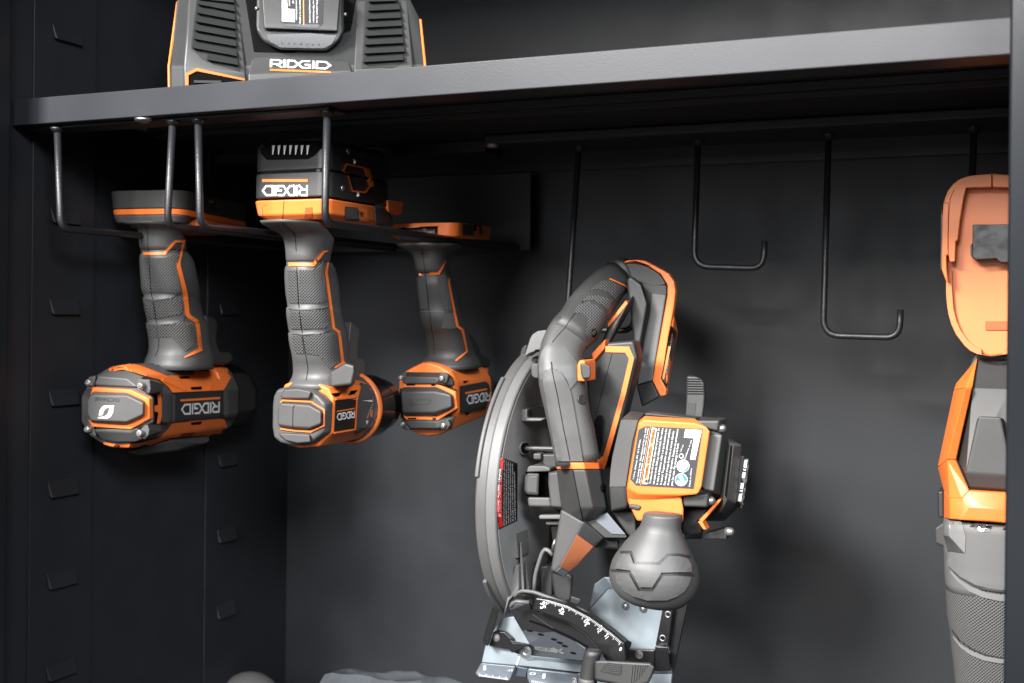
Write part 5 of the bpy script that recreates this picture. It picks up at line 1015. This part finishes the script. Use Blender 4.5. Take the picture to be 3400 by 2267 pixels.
def grille(skin, poly, Ls, Rs, hgt, hr, wing):
    part('grille_recess', shell(skin, poly, 0.0006, 0.001), CHAR, wing, sharp=35)
    for a, b in zip(Ls, Rs):
        P = [skin.pos(a, 0.0065), skin.pos(b, 0.0055), skin.pos((b[0] - 4, b[1] - hr), 0.0006), skin.pos((a[0] + 4, a[1] - hgt), 0.0006)]
        back = [skin.pos(a, 0.0012), skin.pos(b, 0.0012)]
        part('slat', hull(P + back), CHAR, wing, 0.0005)
SWl, SWr = Skin(H, [wl_]), Skin(H, [wr_])
grille(SWl, h1((450, -20), (970, -20), (1022, 950), (520, 780), (372, 630)), h1((462, -20), (448, 48), (435, 162), (422, 277), (410, 392), (396, 507), (383, 627), (580, 785)), h1((955, 30), (968, 150), (972, 264), (977, 382), (982, 497), (987, 613), (992, 742), (1008, 862)), 24, 24, wl_)
grille(SWr, h2((1250, -20), (1690, -20), (1725, 20), (1800, 790), (1640, 890), (1205, 905)), h2((1285, 20), (1280, 140), (1268, 250), (1250, 362), (1240, 474), (1233, 592), (1225, 708), (1215, 822)), h2((1670, 10), (1720, 120), (1730, 232), (1745, 338), (1755, 452), (1765, 567), (1780, 682), (1765, 792)), 22, 22, wr_)
fp = part('front_panel', hpx(H, [([h1(1205, 692), h2(1022, 752)], 0.012), ([h1(1132, 985), h2(1078, 935)], -0.004)], [low(h1(1140, 1000), -0.005), low(h2(1085, 950), -0.005), low(h1(1140, 1000), 0.06), low(h2(1085, 950), 0.06)] + [H.pt(h1(1205, 692), 0.06), H.pt(h2(1022, 752), 0.06)]), CHGR, tch, 0.002)
SFp = Skin(H, [fp])
part('word_mark', flatprint(SFp, LOGO, h1((1425, 888), (2245, 921), (1428, 784), (2248, 815)), 0.0008), WHITE, tch)
part('underline', ribbon(SFp, h1((1425, 925), (2236, 958)), 6, 0.0008), ORANGE, tch)
part('dock_well', hpx(H, [([h1(1085, -100), h2(1140, -100)], 0.037), ([h1(1210, 690), h2(1020, 748)], 0.0095)], [H.pt(q, 0.07) for q in (h1(1085, -100), h2(1140, -100), h1(1210, 690), h2(1020, 748))]), BLACK, tch, 0.001)
SBo = Skin(H, [bodyc])
part('side_trim', tube([H.pt(h1(198, 30), 0.039), H.pt(h1(84, 880), 0.0035), low(h1(93, 1000), 0.0035)], 0.0013, 8), ORANGE, tch)
part('side_trim', tube([H.pt(h2(1984, 262), 0.030), H.pt(h2(2046, 860), 0.0035), low(h2(2061, 1000), 0.0035)], 0.0013, 8), ORANGE, tch)
SWb2 = Skin(H, [wl_, bodyc])
part('outlet_recess', shell(SWb2, h1((335, 1130), (345, 995), (455, 940), (1060, 1060), (1000, 1130)), 0.0006, 0.001), BLACK, tch)
part('outlet_trim', ribbon(SWb2, h1((324, 1130), (324, 985), (452, 922), (1090, 1056)), [9, 9, 9, 6], 0.0016), ORANGE, tch, sharp=35)
part('outlet_bar', ribbon(SWb2, h1((415, 1080), (780, 1085)), 8, 0.003), CHAR, tch)

tbt = thing('battery', H, 'grey battery pack with a black and white label, docked upright in the charger', 'battery')
bb = part('battery_case', hpx(H, [([h1(1250, -100), h2(970, -100)], 0.016), ([h1(1240, 400), h1(1320, 550), h1(1560, 668), h2(760, 678), h2(900, 560), h2(975, 430)], 0.002)], [H.pt(q, 0.033) for q in (h1(1260, -100), h2(950, -100))] + [H.pt(q, 0.016) for q in (h1(1260, 400), h1(1560, 640), h2(760, 650), h2(950, 430))]), CHAR, tbt, 0.004, 3)
bf = part('face_plate', hpx(H, [([h1(1318, -100), h2(920, -100)], 0.008), ([h1(1345, 300), h1(1352, 372), h2(888, 408), h2(885, 350)], -0.004)], [H.pt(q, 0.02) for q in (h1(1318, -100), h2(920, -100))] + [H.pt(q, 0.006) for q in (h1(1360, 400), h2(880, 425))]), CHGR, tbt, 0.002)
SBf = Skin(H, [bf]); SBb = Skin(H, [bb])
part('charge_window', shell(SBb, h1((1375, 455), (1420, 550), (1570, 630)) + h2((690, 640), (800, 590), (870, 470), (500, 440)), 0.0008, 0.001), GLOSS, tbt)
for x, y in ((155, 560), (240, 564), (318, 569), (400, 574), (480, 578), (560, 581), (640, 584)):
    part('charge_light', shell(SBb, h2(disc((x, y), 13, 10)), 0.002, 0.001, 8), GREY, tbt)
part('sticker', shell(SBf, h2((130, -60), (130, 282), (190, 350), (620, 370), (688, 300), (688, -60)), 0.0006, 0.001), SLATE, tbt)
part('serial_label', shell(SBf, h2((145, -60), (145, 280), (315, 292), (315, 122), (216, 116), (210, -60)), 0.0012, 0.001), WHITE, tbt)
part('serial_text', flatprint(SBf, glyphs('520579'), h2((160, 0), (162, 132), (192, 0), (194, 134)), 0.0018), STICK, tbt)
part('label_line', ribbon(SBf, h2((430, -40), (434, 330)), 3, 0.0012), PEACH, tbt)
part('label_text', join(*[flatprint(SBf, glyphs(t), h2((x, -60), (x + 2, y), (x + 24, -60), (x + 26, y)), 0.0012) for x, y, t in ((235, 80, 'Dispose properly'), (280, 45, 'Li ion 18V'), (328, 262, 'recycle see the manual d instructions'), (376, 312, 'Do not expose to water or rain. N exposez pas'), (505, 300, 'or remove battery from tool when'), (555, 300, 'before use. Follow Manufacturer s'), (600, 305, 'risk of fire and burns. Do not'))]), WHITE, tbt)
for x0, f in ((h1(1350, 330), 0), (h2(880, 380), 0)): pass
part('case_screw', lathe(H.pt(h1(1248, 115), 0.012), (0, -1, 0), [(0, 0.002), (0.003, 0.0018), (0.004, 0)], 14), STEEL, tbt, smooth=True)
part('case_screw', lathe(H.pt(h2(985, 195), 0.012), (0, -1, 0), [(0, 0.002), (0.003, 0.0018), (0.004, 0)], 14), STEEL, tbt, smooth=True)

# ------------------------------------------------------------------ reciprocating saw at the right, cut off by the front post
R = Frame(3294, 1000, 1.13, yaw=0)
trs = thing('reciprocating_saw', R, 'orange and grey reciprocating saw hanging nose down behind the right-hand cabinet post', 'power tool')
r1, r2, r3 = zoom(2900, 540, 2.24), zoom(2900, 1140, 2.614), zoom(2900, 1667, 2.614)
UC = 3294
def mir(L): return L + [(2 * UC - u, v) for u, v in L[::-1]]
Lo = r1((880, 74), (740, 92), (690, 102), (640, 122), (590, 160), (552, 210), (532, 260), (520, 300), (512, 400), (506, 700), (506, 795), (540, 885), (540, 960), (548, 1060), (560, 1130), (580, 1200), (615, 1275), (680, 1360), (720, 1395), (770, 1420), (880, 1432))
Lo = r1((506, 795), (506, 700), (512, 400), (520, 300), (532, 260), (552, 210), (590, 160), (640, 122), (690, 102), (740, 92), (880, 80)); Lo = Lo[::-1] if False else Lo
top = Lo; bot = r1((880, 1440), (770, 1422), (720, 1397), (680, 1362), (615, 1277), (580, 1202), (560, 1132), (548, 1062), (540, 962), (541, 885))
outl = bot + top
full = outl + [(2 * UC - u, v) for u, v in outl[::-1]]
part('dock_floor', flat(R, full, 0.016, 0.016), ORANGE2, trs, 0.002)
inn_t = r1((880, 182), (690, 186), (672, 260), (645, 420), (628, 575), (612, 580), (606, 736), (566, 738), (545, 700))
def rim(outer, inner, d0=0.0, d1=0.016):
    part('dock_rim', flat(R, outer + inner, d0, d1 - d0), ORANGE2, trs, 0.002)
    part('dock_rim', flat(R, [(2 * UC - u, v) for u, v in (outer + inner)][::-1], d0, d1 - d0), ORANGE2, trs, 0.002)
rim(top, r1((880, 182), (690, 186), (672, 260), (645, 420), (628, 575), (612, 580), (606, 736), (566, 738), (560, 690), (540, 690)))
rim(bot, r1((545, 860), (582, 790), (585, 960), (594, 1080), (615, 1170), (650, 1250), (700, 1320), (760, 1370), (802, 1385), (804, 1425)), 0.010)
part('dock_clip', flat(R, r1((506, 790), (520, 690), (542, 690), (545, 800), (556, 888), (540, 880)), -0.003, 0.012), ORANGE, trs, 0.001)
part('dock_ridge', flat(R, r1((520, 300), (560, 230), (605, 190), (575, 260), (562, 400), (558, 680), (545, 690), (556, 300)), -0.0012, 0.004), ORANGE2, trs, 0.001)
part('release_strip', flat(R, r1((500, 400), (508, 320), (516, 400), (506, 800), (497, 790)), 0.006, 0.02), DGREY, trs, 0.001)
part('terminal_block', flat(R, r1((737, 460), (1200, 455), (1200, 712), (1150, 742), (940, 740), (915, 712), (770, 720), (762, 730), (755, 715), (737, 700)), -0.004, 0.022), mat('terminal_black', (0.014, 0.015, 0.017), 0.45, bump=0.3, bscale=140, mottle=0.14, mscale=120), trs, 0.001)
part('terminal_clip', flat(R, r1((722, 610), (737, 600), (740, 705), (730, 700), (722, 690)), 0.0, 0.016), CHAR, trs, 0.0006)
part('dock_slot', flat(R, r1((832, 1178), (1100, 1178), (1100, 1246), (832, 1246)), 0.0145, 0.003), mat('slot_orange', (0.45, 0.08, 0.012), 0.5), trs, 0.0004)
# body
def mirp(P): return P + [Vector((-p.x, p.y, p.z)) for p in P]
def rp2(L, d): return mirp([R.pt(q, d) for q in r2(*L)])
part('handle_stem', hull(rp2(((880, 80), (870, 200), (800, 260)), 0.03) + rp2(((880, 60), (800, 260)), 0.07)), CHAR, trs, 0.003)
face = part('handle_housing', hull(rp2(((905, 590), (900, 640)), 0.002) + rp2(((800, 1130), (806, 1125)), -0.020) + rp2(((905, 125),), 0.030) + rp2(((835, 1262),), -0.010) + rp2(((722, 1000), (860, 385)), 0.006) + rp2(((760, 1000), (880, 300)), 0.06)), DGREY, trs, 0.003)
SRf = Skin(R, [face])
part('housing_panel', hull(rp2(((915, 630), (800, 1125)), -0.0215) + rp2(((835, 1250),), -0.0135) + rp2(((900, 640), (830, 1250)), 0.0)), GREY, trs, 0.002)
part('orange_frame', hull([R.pt(q, d) for q, d in zip(r2((905, 125), (860, 385), (800, 385), (720, 345), (700, 400)), (0.026, 0.0, -0.002, 0.022, 0.022))] + [R.pt(q, 0.05) for q in r2((900, 130), (860, 380), (720, 350))]), ORANGE, trs, 0.001)
part('orange_frame', hull([R.pt(q, d) for q, d in zip(r2((858, 385), (805, 385), (640, 1005), (718, 1010)), (-0.002, -0.006, -0.010, -0.006))] + [R.pt(q, d) for q, d in zip(r2((700, 400), (558, 1070)), (0.022, 0.02))] + [R.pt(q, 0.05) for q in r2((850, 390), (720, 400), (715, 1005), (580, 1060))]), ORANGE, trs, 0.0012)
part('orange_frame', hull([R.pt(q, d) for q, d in zip(r2((640, 1008), (718, 1012), (835, 1275), (770, 1350), (660, 1345)), (-0.010, -0.006, -0.018, -0.020, -0.014))] + [R.pt(q, d) for q, d in zip(r2((558, 1075), (610, 1275)), (0.02, 0.01))] + [R.pt(q, 0.05) for q in r2((720, 1010), (830, 1280), (600, 1100))]), ORANGE, trs, 0.0012)
bandp = [R.pt(q, d) for q, d in zip(r2((612, 1275), (660, 1348), (770, 1350), (835, 1272), (612, 1520), (662, 1525), (745, 1530), (820, 1420)), (0.01, -0.014, -0.020, -0.018, 0.01, -0.014, -0.022, -0.024))]
bandp += [R.pt((UC, 1140 + 1290 / 2.614), -0.018), R.pt((UC, 1140 + 1430 / 2.614), -0.025), R.pt((UC, 1140 + 1545 / 2.614), -0.025)]
part('orange_frame', hull(mirp(bandp) + mirp([Vector((p.x, 0.05, p.z)) for p in bandp[:1] + bandp[4:5]])), ORANGE, trs, 0.0014)
ctr = part('body_side', flat(R, r2((555, 1280), (610, 1280), (612, 1520), (560, 1510)), 0.02, 0.03), CHAR, trs, 0.002)
def rr3(L): return [(r3(0, y)[1], r3(x, 0)[0], 2 * UC - r3(x, 0)[0], 0.018) for y, x in L]
boot = part('boot', rows_loft(R, rr3([(152, 612), (200, 600), (300, 602), (420, 606), (560, 612), (640, 612), (700, 618), (760, 622)]), ratio=0.95, e=2.6, n=56), mat('mid_grey_nylon', (0.115, 0.115, 0.115), 0.5, bump=0.18, bscale=1500, mottle=0.03), trs, smooth=True)
gripr = part('nose_grip', rows_loft(R, rr3([(560, 614), (700, 615), (800, 622), (1000, 632), (1110, 655), (1300, 672), (1430, 690), (1568, 702), (1750, 725), (2000, 760)]), ratio=0.95, e=2.4, n=56), PIPS2, trs, smooth=True)
SRg = Skin(R, [boot, gripr])
lt = mat('pale_grey_rubber', (0.17, 0.17, 0.17), 0.5)
def cut(L): return [q for q in r3(*L)]
part('boot_cover', shell(SRg, cut(((620, 160), (1110, 175), (1400, 175), (1400, 700), (1110, 765), (1000, 750), (880, 715), (760, 650), (655, 562), (612, 500))), 0.0028, 0.004), GREY if False else mat('boot_grey', (0.12, 0.12, 0.12), 0.5, bump=0.18, bscale=1500), trs, sharp=30)
part('grip_band', ribbon(SRg, cut(((668, 600), (740, 680), (840, 755), (960, 805), (1105, 832), (1300, 832))), [6, 10, 16, 19, 22, 22], 0.0016), lt, trs, sharp=30)
part('grip_band', ribbon(SRg, cut(((690, 1165), (760, 1250), (850, 1310), (960, 1355), (1095, 1380), (1300, 1380))), [5, 9, 13, 14, 15, 15], 0.0016), lt, trs, sharp=30)
part('grip_groove', ribbon(SRg, cut(((680, 1110), (740, 1195), (850, 1272), (960, 1320), (1095, 1350), (1300, 1350))), [3, 4, 5, 4, 3, 3], 0.0010), CHAR, trs, sharp=30)
part('grip_groove', ribbon(SRg, cut(((655, 562), (740, 648), (850, 712), (960, 752), (1105, 772), (1300, 775))), [3, 4, 6, 7, 7, 7], 0.0030), DGREY, trs, sharp=30)
part('boot_tab', hpx(R, [(r3((528, 225), (580, 225), (610, 170), (650, 160), (655, 290), (615, 300), (625, 400), (560, 360), (535, 355)), 0.012), (r3((620, 180), (640, 380)), 0.04)]), DGREY, trs, 0.002)
part('boot_facet', shell(SRg, cut(((655, 165), (765, 168), (800, 300), (795, 440), (655, 290))), 0.0036, 0.002), lt, trs, sharp=30)
part('boot_facet', shell(SRg, cut(((610, 290), (650, 292), (790, 445), (640, 420))), 0.0036, 0.002), DGREY, trs, sharp=30)
part('boot_port', shell(SRg, cut(((835, 172), (1015, 178), (1015, 262), (915, 262))), 0.0034, 0.001), GLOSS, trs)
part('blade_clamp', shell(SRg, cut(((905, 195), (1015, 195), (1015, 228), (965, 230), (955, 258), (918, 256), (880, 205))), 0.0045, 0.001), STEEL, trs)

# ------------------------------------------------------------------ things low in the cabinet
zb = ZB + 0.0002
from mathutils import noise
bo = [(1000, 2330), (1036, 2285), (1086, 2208), (1112, 2206), (1215, 2213), (1312, 2217), (1405, 2236), (1500, 2264), (1570, 2296)]
bq = [at_y(u, v, 1.13) for u, v in bo]; bc = at_y(1280, 2300, 1.17)
pts = [(p.x - bc.x, y, p.z - zb - {-0.055: 0.03, -0.02: 0.008, 0.03: 0.016, 0.06: 0.045}[y]) for p in bq for y in (-0.055, -0.02, 0.03, 0.06)] + [(p.x - bc.x, y, 0.0) for p in (bq[0], bq[-1]) for y in (-0.06, 0.06)]
bmb = hull(pts); bmesh.ops.triangulate(bmb, faces=bmb.faces[:])
for _ in range(5):
    long = [e for e in bmb.edges if e.calc_length() > 0.010]
    if long: bmesh.ops.subdivide_edges(bmb, edges=long, cuts=1); bmesh.ops.triangulate(bmb, faces=bmb.faces[:])
for v in bmb.verts:
    c = v.co * 15; r = 1 - abs(noise.noise(c + Vector((3, 1, 7)))) * 2; r2_ = 1 - abs(noise.noise(c * 2.6)) * 2
    if v.co.z > 0.002:
        d = Vector((v.co.x * 0.4, v.co.y, 0.04)).normalized(); v.co += d * (0.0065 * (r - 0.8) + 0.0022 * (r2_ - 0.8))
        v.co.z = max(0.0, v.co.z)
bagm = mat('clear_crinkled_film', (0.30, 0.33, 0.37), 0.10, spec=1.0, bump=0.6, bscale=40, coat=1.0)
bagm.node_tree.nodes['Principled BSDF'].inputs['Alpha'].default_value = 0.15
bag = part('plastic_bag', bmb, bagm, None, sharp=20); bag.location = (bc.x, 1.145, zb)
bag['label'] = 'crumpled clear plastic bag lying low in the cabinet'; bag['category'] = 'plastic bag'
dc = at_y(826, 2234, 1.27); rad_ = 0.043; hh = dc.z - ZB
can_ = part('canister', lathe((0, 0, 0.0002), (0, 0, 1), [(0, 0.001), (0, rad_)] + [(hh - rad_ + rad_ * sin(radians(a)), rad_ * cos(radians(a))) for a in range(0, 91, 6)], 40), DOME, None, smooth=True)
can_.location = (dc.x, 1.27, ZB); can_['label'] = 'pale grey canister with rounded top standing in the left back corner'; can_['category'] = 'canister'

# ------------------------------------------------------------------ details belong to the part they sit on
NEST = {
 'grip': ('pip_pad', 'trim_line', 'moulding_ridge', 'grip_trim'), 'rear_cap': ('cap_lobe',), 'end_cap': ('emblem', 'embossed_word', 'embossed_mark'),
 'label_panel': ('word_mark', 'underline', 'label_text', 'warning_band', 'warning_band_fill', 'serial_label', 'serial_text', 'safety_symbol', 'safety_pictogram', 'approval_mark', 'label_line', 'warning_label'),
 'battery_dock': ('latch', 'latch_rib', 'worklight', 'latch_window', 'dock_notch', 'dock_seam', 'release_button', 'release_tab', 'clip_recess', 'clip_edge', 'screw_bit'),
 'motor_housing': ('orange_shell', 'body_rib', 'orange_bridge', 'vent_slot', 'facet_ridge', 'edge_ridge', 'boot_skirt', 'gear_cover', 'torque_arrow'),
 'guard_wall': ('danger_label', 'danger_stripe', 'danger_text'), 'blade_guard': ('guard_rim', 'guard_rib', 'guard_boss', 'guard_lug', 'guard_back', 'cast_fin'),
 'front_knob': ('knob_groove', 'knob_band', 'knob_base_band'), 'bevel_scale': ('bevel_ticks', 'scale_figure', 'bevel_scale_rim'), 'quadrant_plate': ('plate_hole', 'series_mark', 'slot_edge', 'pivot_screw'),
 'shoe': ('rivet', 'scale_marks', 'flange_line', 'shoe_flange', 'shoe_fold', 'shoe_notch', 'foot_strip'), 'clamp_lever': ('lever_ribs', 'lever_pad'), 'depth_lever': ('thumb_ribs', 'lever_step'),
 'front_strut': ('strut_crest', 'nose_cap'), 'battery_foot': ('foot_side', 'orange_rail', 'foot_label', 'foot_label_bar', 'foot_label_text'), 'handle_web': ('orange_border', 'web_seam', 'key_slot'),
 'nose': ('light_window', 'nose_band', 'nose_tip'), 'spindle_lock_housing': ('spindle_lock', 'spindle_lock_pad', 'spindle_lock_recess'), 'motor_end_cap': ('end_cap_slot', 'end_cap_trim', 'end_badge'),
 'front_panel': ('word_mark', 'underline'), 'charger_body': ('outlet_recess', 'outlet_trim', 'outlet_bar', 'side_trim'), 'face_plate': ('sticker', 'serial_label', 'serial_text', 'label_line', 'label_text'),
 'battery_case': ('charge_window', 'charge_light', 'case_screw'), 'dock_floor': ('dock_rim', 'dock_clip', 'dock_ridge', 'dock_slot'), 'nose_grip': ('grip_band', 'grip_groove'), 'boot': ('boot_cover', 'boot_tab', 'boot_facet', 'boot_port', 'blade_clamp'),
}
base = lambda o: o.name.split('.')[0]
for t in (ta, tb, tc_, ts, tch, tbt, trs):
    kids = [o for o in C.objects if o.parent == t]; first = {}
    for o in kids: first.setdefault(base(o), o)
    for host, names in NEST.items():
        h_ = first.get(host)
        if h_ is None: continue
        for o in kids:
            if o is not h_ and o.parent == t and base(o) in names and not any(c.parent == o for c in kids): o.parent = h_
